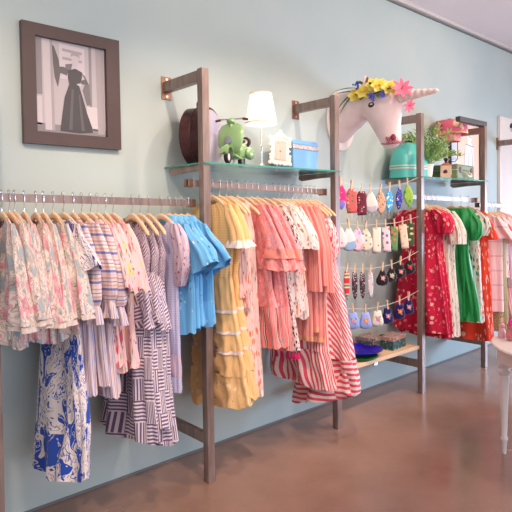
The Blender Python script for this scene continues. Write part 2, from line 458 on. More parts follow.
# ------------------------------------------------------------ fabrics
F = {}
def lazy(name, fn): F[name] = fn()
lazy('A', lambda: organic('blush_floral_cotton', [(0, W(168, 180, 184)), (.385, W(206, 190, 174)), (.42, W(234, 216, 202)), (.49, W(216, 196, 182)), (.52, W(240, 222, 208)), (.56, W(236, 172, 174)), (.63, W(228, 146, 156)), (.68, W(206, 186, 168))], 13, [(20, 5, .045, W(160, 138, 126), 0), (30, 3, .05, W(196, 172, 158), -.5)], 1.3))
lazy('Afac', lambda: fab('cream_facing', W(230, 208, 192)))
lazy('bluemaxi', lambda: organic('blue_cream_print', [(0, W(246, 228, 214)), (.535, W(48, 84, 176))], 8, [(17, 6, .07, W(52, 82, 170), -.5), (34, 4, .06, W(60, 90, 170), -.47), (16, 5, .06, W(240, 222, 208), .53)], 1.6, 1.3))
P1, P2, P3, P4 = W(232, 206, 200), W(126, 132, 186), W(226, 178, 168), W(196, 170, 186)
lazy('plaidh', lambda: stripes('sunset_stripe_gauze_across', [(0, W(228, 200, 196)), (.16, W(128, 128, 182)), (.3, W(232, 208, 200)), (.4, W(226, 176, 160)), (.5, W(236, 214, 200)), (.62, W(150, 146, 190)), (.68, W(232, 208, 200)), (.82, W(200, 160, 172)), (.9, W(232, 208, 200))], .078, 1, .006))
lazy('plaidv', lambda: stripes('sunset_stripe_gauze_down', [(0, W(230, 206, 200)), (.2, W(140, 142, 192)), (.3, W(236, 214, 206)), (.48, W(228, 180, 166)), (.58, W(236, 214, 206)), (.7, W(160, 156, 196)), (.8, W(232, 200, 190)), (.92, W(190, 168, 186))], .088, 0, .004))
lazy('pinkfl', lambda: floral('pink_bouquet_print', W(236, 190, 186), [(11, .42, .32, [W(222, 88, 110), W(240, 196, 130), W(238, 206, 196)], .9, 1.0), (17, .34, .45, [W(120, 146, 110), W(150, 166, 130)], 1.0, 1.8), (30, .28, .55, [W(206, 70, 90), W(120, 80, 80), W(240, 170, 110)], .7, 1)]))
lazy('block', lambda: patchstripes('plum_white_block_stripe', W(112, 92, 124), W(232, 214, 212), .098, .0165))
lazy('blockd', lambda: patchstripes('plum_white_block_stripe_bias', W(112, 92, 124), W(228, 208, 208), .07, .0155, .35))
lazy('denim', lambda: fab('grey_denim_panel', W(130, 138, 160)))
lazy('lav', lambda: stripes('lavender_seersucker', [(0, W(196, 190, 218)), (.5, W(208, 202, 226))], .012, 1))
lazy('lavband', lambda: stripes('red_white_embroidered_band', [(0, W(226, 216, 228)), (.4, W(204, 70, 96)), (.55, W(226, 216, 228)), (.8, W(130, 110, 160))], .03, 0, .012))
lazy('lavfl', lambda: floral('red_paisley_lavender', W(212, 190, 200), [(17, .33, .3, [W(198, 62, 82), W(120, 120, 180), W(230, 214, 216)], .9, 1.4), (34, .3, .4, [W(190, 70, 90)], .8, 1)]))
lazy('sky', lambda: floral('sky_blue_speckled', W(112, 182, 226), [(24, .2, .2, [W(230, 150, 110), W(70, 66, 86), W(240, 226, 210)], .1, 1)]))
lazy('yel', lambda: stripes('yellow_smocked_cotton', [(0, W(232, 184, 120)), (.5, W(240, 196, 134))], .014, 1, .003))
lazy('yelp', lambda: fab('yellow_cotton', W(238, 190, 128)))
lazy('lace', lambda: fab('cream_lace_trim', W(246, 222, 206)))
lazy('eyelet', lambda: floral('yellow_eyelet_lace', W(238, 192, 130), [(22, .3, .3, [W(250, 218, 170)], .6, 1), (44, .24, .45, [W(214, 160, 96)], .4, 1)]))
lazy('dot', lambda: floral('orange_dots_on_cream', W(244, 216, 206), [(17, .36, .0, [W(230, 130, 78), W(234, 142, 92)], .05, 1)]))
lazy('burg', lambda: floral('burgundy_floral', W(236, 196, 186), [(12, .42, .25, [W(158, 44, 66), W(222, 110, 92), W(232, 150, 130)], .7, 1.2), (26, .3, .5, [W(120, 36, 54), W(240, 216, 200)], .6, 1)]))
lazy('coral', lambda: organic('coral_tie_dye', [(0, W(246, 168, 158)), (.42, W(244, 146, 140)), (.5, W(240, 132, 130)), (.6, W(246, 160, 150))], 16, [(30, 4, .06, W(250, 186, 174), 0)], 1))
lazy('coraltop', lambda: organic('coral_pink_print', [(0, W(206, 150, 156)), (.42, W(234, 160, 158)), (.5, W(238, 130, 130)), (.58, W(240, 176, 170))], 22, [(30, 4, .07, W(226, 96, 104), 0)], 1, 2))
lazy('coralst', lambda: stripes('coral_tribal_stripe', [(0, W(238, 124, 120)), (.32, W(84, 64, 68)), (.41, W(240, 190, 180)), (.49, W(84, 66, 68)), (.56, W(238, 156, 146)), (.82, W(210, 84, 92)), (.9, W(238, 186, 172))], .085, 0, .003))
lazy('corall', lambda: fab('coral_band', W(246, 150, 134)))
lazy('hotp', lambda: fab('hot_pink_tassel', W(236, 60, 130)))
lazy('spot', lambda: floral('black_spots_on_cream', W(236, 208, 200), [(46, .46, .12, [W(40, 30, 36), W(56, 40, 46)], .35, 1)]))
lazy('creamfl', lambda: floral('cream_wildflower_print', W(242, 218, 208), [(10, .3, .6, [W(236, 168, 100), W(236, 150, 140), W(240, 196, 160)], .9, 1), (30, .38, .2, [W(200, 92, 96), W(150, 140, 112), W(186, 130, 120)], .8, 1)]))
lazy('salm', lambda: stripes('salmon_pleated', [(0, W(236, 146, 134)), (.5, W(244, 168, 154)), (.75, W(230, 132, 122))], .03, 0, .004))
lazy('salmy', lambda: fab('apricot_lining', W(240, 170, 130)))
RD, RWt = W(226, 84, 104), W(246, 218, 206)
lazy('redv', lambda: stripes('red_white_stripe_down', [(0, RD), (.5, RWt)], .034, 0, .003))
lazy('redd', lambda: stripes('red_white_stripe_bias', [(0, RD), (.5, RWt)], .033, 0, .003, .85))
lazy('redd2', lambda: stripes('red_white_stripe_slant', [(0, RD), (.5, RWt)], .034, 0, .003, .22))
lazy('redh', lambda: stripes('red_white_stripe_across', [(0, RD), (.5, RWt)], .034, 1, .004))
lazy('redt', lambda: floral('red_flecked_cream', RWt, [(26, .52, .05, [RD], .9, 2)]))
lazy('redfl', lambda: floral('red_rose_print', W(208, 34, 68), [(22, .34, .25, [W(238, 150, 140), W(244, 186, 160), W(232, 120, 126)], .4, 1), (40, .24, .5, [W(240, 176, 150), W(70, 70, 60)], .5, 1.6)]))
lazy('crgreen', lambda: floral('cream_sage_leaf_print', W(234, 216, 196), [(15, .38, .4, [W(118, 146, 118), W(146, 168, 140), W(190, 190, 160)], .7, 1.8), (22, .25, .6, [W(86, 110, 96)], .6, 2)]))
lazy('green', lambda: fab('emerald_satin', W(14, 146, 62), .12)); F['green'].node_tree.nodes['Principled BSDF'].inputs['Roughness'].default_value = .42; F['green'].node_tree.nodes['Principled BSDF'].inputs['Specular IOR Level'].default_value = .5
lazy('tropic', lambda: floral('tropical_print_on_cream', W(240, 222, 208), [(18, .40, .3, [W(226, 40, 110), W(30, 130, 130), W(70, 120, 80), W(236, 110, 80)], .6, 1.5), (22, .3, .5, [W(40, 60, 70), W(240, 200, 110)], .6, 1.6)]))
lazy('orange', lambda: floral('coral_red_leaf_print', W(230, 70, 46), [(17, .40, .3, [W(246, 170, 150), W(250, 186, 166)], .25, 1.9)]))
lazy('wind', lambda: stripes('pale_pink_windowpane', [(0, W(248, 216, 214)), (.89, W(226, 140, 146)), (.92, W(248, 216, 214)), (.96, W(160, 150, 180)), (.98, W(248, 216, 214))], .135, 1))
lazy('pkbl', lambda: floral('pale_pink_blossom', W(246, 210, 204), [(10, .33, .4, [W(232, 90, 84), W(236, 140, 130)], .5, 1)]))
lazy('chev', lambda: patchstripes('pink_black_chevron', W(90, 60, 76), W(246, 196, 200), .16, .02, .78))
lazy('pkst', lambda: stripes('pink_cream_stripe', [(0, W(234, 130, 148)), (.5, W(246, 206, 200))], .04, 0, .003, .15))
lazy('olive', lambda: patchstripes('olive_ikat', W(146, 142, 96), W(210, 192, 150), .05, .022, .5))

GARM = []
def garment(name, label, cat, b, x, build, group, hlabel, rz=None):
    z, r = hang(b, x, hlabel)
    t = thing(name, label, cat, (x, RY, z), r if rz is None else rz, group)
    build(t); BUILD[t.name] = (build, name, cat, group); return t
BUILD = {}
NV = [0]
def garment_copy(src, label, b, x, hlabel, rz=None):
    # same kind of garment again, with its own folds and its own stretch of the print
    NV[0] += 1; build, name, cat, group = BUILD[src.name]
    VAR.update(s=NV[0]*37, u=NV[0]*.37, l=1+R.uniform(-.06, .045))
    t = garment(name, label, cat, b, x, build, group, hlabel, rz)
    VAR.update(s=0, u=0.0, l=1.0); return t

SH = [(-.024, .085, .012), (-.045, .15, .018), (-.074, .198, .022)]   # shoulders lying on the hanger
def shirt_top(hw=.2, th=.035): return [(-.021, .080, .013), (-.046, .125, .018), (-.074, .160, .022), (-.15, hw, th)]
def strap_top(hw=.15, th=.03): return [(-.020, .078, .012), (-.040, .108, .016), (-.10, .115, .022), (-.19, hw*.95, th)]
ORD = ['first', 'second', 'third', 'fourth', 'fifth', 'sixth', 'seventh']

# 1 floral blouses
def bl(t):
    cloth('blouse_body', F['A'], t, shirt_top(.195, .03)+[(-.3, .20, .036), (-.545, .235, .045)], n=7, amp=(.002, .016), seed=3, scoop=.05, hem=(.0, .006), us=.2)
    so = sleeves(F['A'], t, [(-.050, .03, .012, .128), (-.12, .045, .028, .160), (-.25, .055, .036, .225), (-.36, .075, .046, .245), (-.44, .09, .05, .255)], seed=5, n=5, amp=(.001, .012), us=.1, hem=(0, .004))
    for sd in (-1, 1): cloth('sleeve_facing', F['Afac'], t, [(-.44, .09, .036, .255*sd), (-.462, .092, .037, .257*sd)], seed=5+sd, n=5, amp=(.012, .012), N=40, us=.1, label='plain cream cuff facing')
xs = [.750, .780, .802, .842, .892, .925, .969]
look = ['at the left edge of the photo', 'showing a wide cream and pink front', 'with a grey-blue patch at shoulder', 'with a pink stripe down sleeve', 'above the blue maxi dress', 'squeezed mid-rack above the blue maxi dress', 'last before the blue and cream dress']
g0 = None
for i, x in enumerate(xs):
    lb = 'blush and grey floral blouse, %s of seven from the left' % ORD[i]; hl = 'wooden hanger of the %s blush floral blouse from the left' % ORD[i]
    if g0 is None: g0 = garment('floral_blouse', lb, 'blouse', 0, x, bl, 'blush floral blouses', hl)
    else: garment_copy(g0, lb, 0, x, hl)

# 2 blue and cream maxi dress
def bm_(t):
    cloth('bodice', F['bluemaxi'], t, shirt_top(.185, .026)+[(-.42, .17, .035, .0, -.02)], seed=11, scoop=.04, n=6, amp=(.001, .006))
    cloth('skirt', F['bluemaxi'], t, [(-.41, .172, .035, 0, -.02), (-.7, .20, .045, -.02, -.04), (-.95, .225, .055, -.04, -.05), (-1.15, .245, .066, -.045, -.07)], seed=12, n=6, amp=(.004, .02), hem=(-.035, .010), us=.2)
    sleeves(F['bluemaxi'], t, [(-.050, .03, .012, .128), (-.12, .05, .03, .160), (-.21, .07, .04, .25), (-.25, .075, .042, .262)], seed=4, n=4, amp=(.001, .006), us=.1, hem=(.03, .0))
garment('maxi_dress', 'long blue and cream printed maxi dress hanging below the floral blouses', 'dress', 0, 1.015, bm_, None, 'wooden hanger of the long blue and cream maxi dress', .02)

# 3 sunset striped dresses
def st(t):
    cloth('bodice', F['plaidh'], t, shirt_top(.19, .026)+[(-.45, .165, .032)], seed=21, scoop=.03, n=6, amp=(.001, .005))
    cloth('skirt', F['plaidv'], t, [(-.44, .165, .032), (-.6, .17, .04, -.02), (-.80, .18, .042, -.04)], seed=22, n=10, amp=(.006, .012), us=.18, hem=(0, .008))
    sleeves(F['plaidh'], t, [(-.050, .03, .012, .128), (-.12, .05, .028, .160), (-.25, .062, .034, .225), (-.375, .068, .036, .235), (-.40, .045, .028, .235)], seed=6, n=6, amp=(.001, .004), us=.1)
    sleeves(F['plaidv'], t, [(-.395, .045, .028, .235), (-.42, .055, .032, .235), (-.475, .064, .036, .237)], name='cuff', seed=7, n=6, amp=(.003, .008), us=.1)
g0 = None
for i, x in enumerate([1.062, 1.103, 1.147]):
    lb = 'lilac and peach striped dress with puffed sleeves, %s of three' % ['leftmost', 'middle', 'rightmost'][i]; hl = 'wooden hanger of the %s lilac and peach striped dress' % ['leftmost', 'middle', 'rightmost'][i]
    if g0 is None: g0 = garment('striped_dress', lb, 'dress', 0, x, st, 'lilac and peach striped dresses', hl)
    else: garment_copy(g0, lb, 0, x, hl)

# 4 pink floral dresses
def pf(t):
    cloth('dress_body', F['pinkfl'], t, shirt_top(.19, .03)+[(-.35, .17, .035), (-.5, .175, .04), (-.70, .20, .05)], seed=31, scoop=.04, n=7, amp=(.002, .014), hem=(0, .008))
    sleeves(F['pinkfl'], t, [(-.050, .03, .014, .128), (-.12, .055, .034, .160), (-.25, .07, .044, .225), (-.345, .085, .05, .235)], seed=8, n=5, amp=(.001, .012), us=.1, hem=(.01, .012))
g0 = None
for i, x in enumerate([1.18, 1.222, 1.262]):
    w = ['left one beside the striped dresses', 'middle of three', 'right one beside the plum striped dresses'][i]
    lb = 'pink dress with red and green bouquets, %s' % w; hl = 'wooden hanger of the pink bouquet dress, %s' % w
    if g0 is None: g0 = garment('bouquet_dress', lb, 'dress', 0, x, pf, 'pink bouquet dresses', hl)
    else: garment_copy(g0, lb, 0, x, hl)

# 5 plum block stripe dresses
def bk(t):
    cloth('bodice', F['blockd'], t, strap_top(.165, .028)+[(-.33, .135, .034)], seed=41, scoop=.06, n=7, amp=(.001, .006))
    MB().pillow([(-.05, -.16), (.05, -.16), (.045, -.30), (-.045, -.30)], .008).build('denim_panel', F['denim'], t, loc=(-.033, -.04, 0), rot=(0, 0, PI/2), label='plain grey-blue chest panel')
    cloth('skirt', F['block'], t, [(-.32, .135, .034), (-.5, .17, .045, 0, -.01), (-.8, .205, .058, .0, -.02), (-1.09, .255, .072, -.005, -.03)], seed=42, n=7, amp=(.006, .022), us=.21, hem=(-.02, .012))
    cloth('waist_tie', F['blockd'], t, [(-.30, .03, .02, -.11, -.03), (-.36, .045, .028, -.13, -.035), (-.46, .055, .03, -.15, -.04), (-.54, .07, .03, -.16, -.04)], seed=43, n=4, N=32, amp=(.002, .01), us=.08)
g0 = None
for i, x in enumerate([1.365, 1.41, 1.458]):
    w = ['leftmost', 'middle', 'rightmost'][i]
    lb = 'sleeveless plum and white block-striped dress, %s of three' % w; hl = 'wooden hanger of the %s plum block-striped dress, tip bare' % w
    if g0 is None: g0 = garment('block_striped_dress', lb, 'dress', 0, x, bk, 'plum block-striped dresses', hl, .03)
    else: garment_copy(g0, lb, 0, x, hl, [.05, -.05][i-1])

# 6 lavender
def lv(t):
    cloth('dress_body', F['lav'], t, strap_top(.15, .026)+[(-.35, .14, .03), (-.70, .15, .034)], seed=51, scoop=.05, n=6, amp=(.001, .006), sq=.7)
    cloth('embroidered_band', F['lavband'], t, [(-.70, .151, .035), (-.82, .155, .036)], seed=51, n=6, amp=(.006, .006), sq=.7, label='red embroidered band')
    cloth('hem', F['lav'], t, [(-.82, .155, .036), (-.90, .153, .035)], seed=51, n=6, amp=(.006, .006), sq=.7)
    sleeves(F['lavfl'], t, [(-.05, .03, .014, .13), (-.10, .06, .034, .155), (-.18, .045, .034, .19), (-.27, .05, .04, .185), (-.36, .022, .02, .165)], name='flutter_sleeve', seed=9, n=7, amp=(.002, .010), us=.1, label='red paisley flutter sleeve')
garment('seersucker_dress', 'narrow lavender dress with red paisley flutter sleeve beside blue shirts', 'dress', 0, 1.532, lv, None, 'wooden hanger of the narrow lavender dress', .0)

# 7 blue shirts
def bs(t):
    cloth('shirt_body', F['sky'], t, shirt_top(.195, .028)+[(-.35, .20, .036), (-.62, .205, .042)], seed=61, scoop=.02, n=5, amp=(.001, .010), hem=(-.02, .01))
    cloth('collar', F['sky'], t, [(-.008, .055, .02), (-.022, .075, .026), (-.05, .10, .03)], seed=62, n=3, amp=(0, .002), N=36)
    sleeves(F['sky'], t, [(-.050, .03, .014, .128), (-.12, .06, .030, .160), (-.18, .078, .034, .225), (-.29, .092, .036, .258)], seed=10, n=4, amp=(.002, .009), us=.1, hem=(.055, .004))
g0 = None
for i, x in enumerate([1.582, 1.620, 1.658, 1.698]):
    w = ['leftmost, beside the lavender dress', 'second from the left', 'third from the left', 'rightmost, its sleeve crossing the steel post'][i]
    lb = 'sky blue speckled short-sleeved shirt, %s' % w; hl = 'wooden hanger of the sky blue shirt, %s' % w.replace(', its sleeve crossing the steel post', ' by the steel post')
    if g0 is None: g0 = garment('blue_shirt', lb, 'shirt', 0, x, bs, 'sky blue shirts', hl)
    else: garment_copy(g0, lb, 0, x, hl)

# ---- bay 2
def ye(t):
    cloth('bodice', F['yel'], t, shirt_top(.185, .032)+[(-.45, .155, .036)], seed=71, scoop=.03, n=8, amp=(.001, .004))
    zs = [-.44, -.625, -.735, -.84, -.97, -1.14]; hs = [.156, .175, .19, .205, .22, .25]; ths = [.036, .045, .05, .054, .058, .062]
    for k in range(4):
        z0, z1 = zs[k]-(.0 if k == 0 else .012), zs[k+1]
        cloth('skirt_tier', F['yelp'], t, [(z0, hs[k], ths[k], -.01*k), (z1, hs[k+1], ths[k+1], -.01*(k+1))], seed=72, n=8, amp=(.003+.003*k, .006+.003*k), us=.2)
        if k < 3: cloth('lace_band', F['lace'], t, [(z1+.003, hs[k+1]+.002, ths[k+1]+.002, -.01*(k+1)), (z1-.015, hs[k+1]+.003, ths[k+1]+.003, -.01*(k+1))], seed=72, n=8, amp=(.006+.003*k,)*2, us=.2, dz=.02)
    cloth('eyelet_hem', F['eyelet'], t, [(-.97, .22, .058, -.04), (-1.16, .245, .062, -.05)], seed=72, n=8, amp=(.014, .018), us=.2, hem=(-.045, .014), label='lace eyelet hem')
    sleeves(F['yelp'], t, [(-.050, .03, .014, .128), (-.12, .05, .034, .160), (-.2, .05, .04, .200), (-.25, .055, .044, .205)], seed=11, n=6, amp=(.001, .004), us=.1)
    sleeves(F['lace'], t, [(-.245, .054, .042, .205), (-.262, .066, .05, .207), (-.285, .074, .056, .209)], name='sleeve_ruffle', seed=12, n=9, amp=(.002, .01), us=.1, label='cream lace ruffle')
g = garment('yellow_dress', 'long yellow tiered dress with white bands, nearest beside the steel post', 'dress', 1, 1.865, ye, 'long yellow tiered dresses', 'wooden hanger of the nearer yellow dress', .02)
garment_copy(g, 'long yellow tiered dress, second one, partly behind its twin', 1, 1.918, 'wooden hanger of the second yellow dress', -.02)

def bu(t):
    cloth('top_body', F['burg'], t, strap_top(.16, .026)+[(-.35, .17, .036), (-.62, .18, .04)], seed=81, scoop=.05, n=6, amp=(.002, .012))
    cloth('neck_tassel', F['burg'], t, [(-.30, .006, .006, -.15, -.035), (-.5, .008, .008, -.165, -.04), (-.52, .02, .018, -.165, -.04), (-.56, .022, .02, -.165, -.04)], seed=83, n=4, N=20, amp=(.0, .003))
garment('burgundy_top', 'sleeveless burgundy and peach floral top with hanging tassel', 'top', 1, 1.968, bu, None, 'wooden hanger of the burgundy floral top', .0)
def do(t):
    cloth('dress_body', F['dot'], t, strap_top(.15, .026)+[(-.4, .16, .034), (-.8, .18, .042), (-1.1, .19, .046)], seed=84, scoop=.06, n=6, amp=(.002, .012))
g = garment('dotted_dress', 'long cream dress with orange dots, left of two', 'dress', 1, 2.000, do, 'orange dotted dresses', 'wooden hanger of the left orange-dotted dress', .03)
garment_copy(g, 'long cream dress with orange dots, right of two, beside coral dresses', 1, 2.052, 'wooden hanger of the right orange-dotted dress', -.03)

def co(t):
    cloth('bodice', F['coraltop'], t, shirt_top(.19, .028)+[(-.32, .19, .036, -.01)], seed=91, scoop=.05, n=7, amp=(.001, .008))
    cloth('upper_tier', F['coral'], t, [(-.31, .185, .036, -.01), (-.45, .20, .044, -.02), (-.63, .215, .048, -.03)], seed=92, n=7, amp=(.005, .014), us=.2)
    cloth('striped_tier', F['coralst'], t, [(-.62, .216, .048, -.03), (-.85, .235, .056, -.04)], seed=92, n=7, amp=(.014, .019), us=.2, hem=(0, .008))
    sleeves(F['coraltop'], t, [(-.050, .03, .014, .128), (-.12, .06, .03, .160), (-.25, .075, .038, .225), (-.30, .09, .044, .235)], seed=13, n=5, amp=(.001, .006), us=.1)
    sleeves(F['corall'], t, [(-.292, .094, .047, .236), (-.345, .105, .052, .242)], name='sleeve_band', seed=13, n=5, amp=(.006, .009), us=.1, label='light coral band')
    sleeves(F['coral'], t, [(-.34, .095, .045, .24), (-.41, .115, .058, .246)], name='sleeve_ruffle', seed=14, n=7, amp=(.004, .014), us=.1, hem=(0, .01))
g0 = None
for i, x in enumerate([2.112, 2.160, 2.205]):
    w = ['leftmost of three', 'middle of three', 'rightmost of three'][i]
    lb = 'coral tiered dress with ruffled sleeves and striped hem, %s' % w; hl = 'wooden hanger of the coral ruffled dress, %s' % w
    if g0 is None: g0 = garment('coral_ruffle_dress', lb, 'dress', 1, x, co, 'coral ruffled dresses', hl)
    else: garment_copy(g0, lb, 1, x, hl)

def sp(t):
    cloth('dress_body', F['spot'], t, shirt_top(.185, .026)+[(-.4, .18, .036), (-.89, .24, .056, -.03)], seed=101, scoop=.03, n=7, amp=(.002, .014), hem=(0, .01))
    sleeves(F['spot'], t, [(-.050, .03, .014, .128), (-.12, .055, .03, .160), (-.25, .06, .034, .225), (-.36, .06, .034, .235)], seed=15, n=5, amp=(.001, .006), us=.1)
    for k in range(12):
        a = PI*.62+PI*.76*k/11
        y, x = -.03+.235*math.copysign(abs(math.cos(a))**.8, math.cos(a)), -.058*math.sin(a) if False else -.056*abs(math.sin(a))
        MB().lathe([(.002, 0), (.006, -.006), (.004, -.014), (.009, -.02), (.012, -.045), (.001, -.046)], n=8).build('tassel', F['hotp'], t, loc=(x, y, -.888), label='hot pink tassel on the hem')
garment('spotted_dress', 'cream dress with black spots and hot pink hem tassels', 'dress', 1, 2.272, sp, None, 'wooden hanger of the black-spotted dress', .0)

def cf(t):
    cloth('dress_body', F['creamfl'], t, shirt_top(.185, .028)+[(-.35, .17, .036), (-.71, .20, .046)], seed=111, scoop=.03, n=7, amp=(.002, .014), hem=(0, .012))
    sleeves(F['creamfl'], t, [(-.050, .03, .014, .128), (-.12, .055, .034, .160), (-.22, .065, .04, .22), (-.30, .075, .044, .225)], seed=16, n=6, amp=(.001, .010), us=.1)
g0 = None
for i, x in enumerate([2.340, 2.385, 2.428]):
    w = ['leftmost of three', 'middle of three', 'rightmost, beside the salmon blouses'][i]
    lb = 'short cream wildflower dress, %s' % w; hl = 'wooden hanger of the cream wildflower dress, %s' % w
    if g0 is None: g0 = garment('wildflower_dress', lb, 'dress', 1, x, cf, 'cream wildflower dresses', hl)
    else: garment_copy(g0, lb, 1, x, hl)

def sa(t):
    cloth('blouse_body', F['salm'], t, shirt_top(.19, .024)+[(-.4, .19, .03), (-.84, .20, .036)], seed=121, scoop=.03, n=12, amp=(.003, .008), hem=(0, .006))
    sleeves(F['salm'], t, [(-.050, .03, .012, .128), (-.12, .04, .024, .160), (-.3, .045, .028, .215), (-.56, .05, .03, .225)], seed=17, n=7, amp=(.002, .006), us=.1)
    cloth('hem_lining', F['salmy'], t, [(-.835, .20, .036), (-.87, .20, .036)], seed=121, n=12, amp=(.008, .008), label='apricot hem edge')
g0 = None
for i, x in enumerate([2.462, 2.505, 2.545, 2.585]):
    lb = 'salmon pink pleated blouse, %s of four from the left' % ORD[i]; hl = 'wooden hanger of the %s salmon pleated blouse from the left' % ORD[i]
    if g0 is None: g0 = garment('salmon_blouse', lb, 'blouse', 1, x, sa, 'salmon pleated blouses', hl)
    else: garment_copy(g0, lb, 1, x, hl)

def rd1(t):
    cloth('bodice', F['redt'], t, strap_top(.16, .026)+[(-.38, .17, .034)], seed=131, scoop=.05, n=6, amp=(.001, .008))
    cloth('skirt', F['redv'], t, [(-.37, .17, .034, 0, -.01), (-.7, .21, .045, .03, -.03), (-.95, .245, .055, .04, -.05)], seed=132, n=8, amp=(.005, .018), us=.24)
    cloth('hem_tier', F['redd2'], t, [(-.945, .248, .056, .04, -.05), (-1.17, .275, .062, .045, -.06)], seed=132, n=8, amp=(.018, .022), us=.24, hem=(.01, .014))
def rd2(t):
    cloth('bodice', F['redt'], t, strap_top(.16, .026)+[(-.38, .15, .036, -.03)], seed=133, scoop=.05, n=6, amp=(.001, .01))
    cloth('shoulder_bow', F['redt'], t, [(-.12, .02, .015, -.15, -.03), (-.18, .05, .03, -.17, -.03), (-.28, .055, .03, -.18, -.03), (-.36, .05, .02, -.18, -.03)], seed=134, n=5, N=32, amp=(.002, .01), us=.09)
    cloth('skirt', F['redd'], t, [(-.37, .15, .036, -.03), (-.7, .19, .055, -.06), (-1.0, .225, .066, -.09)], seed=135, n=5, amp=(.006, .028), us=.24)
    cloth('hem_tier', F['redh'], t, [(-.995, .228, .067, -.09), (-1.2, .245, .072, -.10), (-1.29, .25, .074, -.10)], seed=135, n=5, amp=(.028, .032), us=.24, hem=(-.08, .014))
garment('red_striped_dress', 'long red and white striped dress with upright stripes, behind the salmon blouses', 'dress', 1, 2.635, rd1, 'red and white striped dresses', 'wooden hanger of the upright-striped red dress', .0)
g = garment('red_striped_dress', 'long red and white dress with slanting stripes, front of two', 'dress', 1, 2.672, rd2, 'red and white striped dresses', 'bare-tipped wooden hanger of the slant-striped red dress, nearer one', .02)
garment_copy(g, 'long red and white slant-striped dress at rail end beside face masks', 1, 2.718, 'bare-tipped wooden hanger at rail end beside the face masks', -.10)

# ---- bay 3
def rf(t):
    cloth('dress_body', F['redfl'], t, strap_top(.16, .034)+[(-.35, .15, .04), (-.7, .20, .05), (-1.03, .235, .058)], seed=141, scoop=.04, n=7, amp=(.002, .022), hem=(0, .012), us=.2)
    sleeves(F['redfl'], t, [(-.04, .03, .02, .12), (-.07, .06, .045, .16), (-.15, .07, .05, .20), (-.23, .045, .04, .195)], name='ruffle_sleeve', seed=18, n=7, amp=(.003, .014), us=.1)
g0 = None
for i, x in enumerate([3.995, 4.042, 4.09]):
    w = ['nearest, crossing behind the steel post', 'middle of three', 'rightmost of three'][i]
    lb = 'bright red dress with pale roses, %s' % w; hl = 'wooden hanger of the red rose dress, %s' % w
    if g0 is None: g0 = garment('red_rose_dress', lb, 'dress', 2, x, rf, 'red rose dresses', hl)
    else: garment_copy(g0, lb, 2, x, hl)
def cg(t):
    cloth('dress_body', F['crgreen'], t, shirt_top(.18, .034)+[(-.4, .16, .04), (-1.08, .20, .056)], seed=151, scoop=.03, n=6, amp=(.002, .018), hem=(0, .008))
    sleeves(F['crgreen'], t, [(-.050, .03, .02, .128), (-.13, .055, .035, .165), (-.22, .055, .04, .20), (-.32, .05, .04, .205)], seed=19, n=5, amp=(.002, .008), us=.1)
g = garment('sage_leaf_dress', 'cream dress with sage leaves, left one beside red rose dresses', 'dress', 2, 4.16, cg, 'cream sage-leaf dresses', 'wooden hanger of the left cream leaf dress')
garment_copy(g, 'cream dress with sage leaves, right one beside the green dress', 2, 4.235, 'wooden hanger of the right cream leaf dress')
def gr(t):
    cloth('bodice', F['green'], t, [(-.03, .16, .03), (-.08, .19, .05), (-.2, .185, .055), (-.36, .15, .04)], seed=161, n=9, amp=(.008, .012), scoop=.01)
    cloth('neck_ruffle', F['green'], t, [(-.022, .17, .04), (-.06, .205, .065), (-.15, .215, .075), (-.19, .20, .06)], seed=162, n=11, amp=(.006, .020), hem=(0, .02))
    sleeves(F['green'], t, [(-.06, .03, .03, .17), (-.14, .06, .05, .21), (-.26, .06, .05, .215), (-.30, .03, .03, .2)], name='puff_sleeve', seed=20, n=7, amp=(.004, .012), us=.1)
    cloth('skirt', F['green'], t, [(-.35, .15, .045), (-.6, .19, .06), (-.99, .24, .075, -.01)], seed=163, n=9, amp=(.012, .03), hem=(0, .012))
    MB().tube([(-.06, -.14, -.33), (-.072, -.15, -.5), (-.08, -.15, -.75), (-.085, -.16, -.95)], .008, 6, sy=.4).build('satin_tie', F['green'], t)
garment('green_dress', 'emerald green ruffled satin dress with long pleated skirt', 'dress', 2, 4.50, gr, None, 'wooden hanger of the emerald green dress', .0)
def tr(t):
    cloth('dress_body', F['tropic'], t, strap_top(.17, .034)+[(-.4, .18, .045), (-1.02, .21, .06)], seed=171, scoop=.04, n=6, amp=(.002, .018), hem=(0, .01))
    sleeves(F['tropic'], t, [(-.04, .03, .02, .13), (-.09, .07, .05, .18), (-.2, .07, .05, .21), (-.26, .04, .04, .2)], name='ruffle_sleeve', seed=21, n=7, amp=(.003, .014), us=.1)
garment('tropical_dress', 'cream dress with pink and teal flowers beside the green dress', 'dress', 2, 4.66, tr, None, 'wooden hanger of the tropical flower dress')
def og(t):
    cloth('dress_body', F['orange'], t, shirt_top(.19, .036)+[(-.4, .19, .045), (-.8, .215, .06), (-1.205, .235, .075, .0)], seed=181, scoop=.03, n=6, amp=(.002, .02), hem=(0, .008))
    sleeves(F['orange'], t, [(-.050, .03, .02, .128), (-.13, .055, .035, .165), (-.3, .06, .04, .215)], seed=22, n=5, amp=(.002, .008), us=.1)
garment('leaf_print_dress', 'long orange-red dress with white leaves, lowest hem on its rail', 'dress', 2, 4.80, og, None, 'wooden hanger of the orange-red leaf dress')

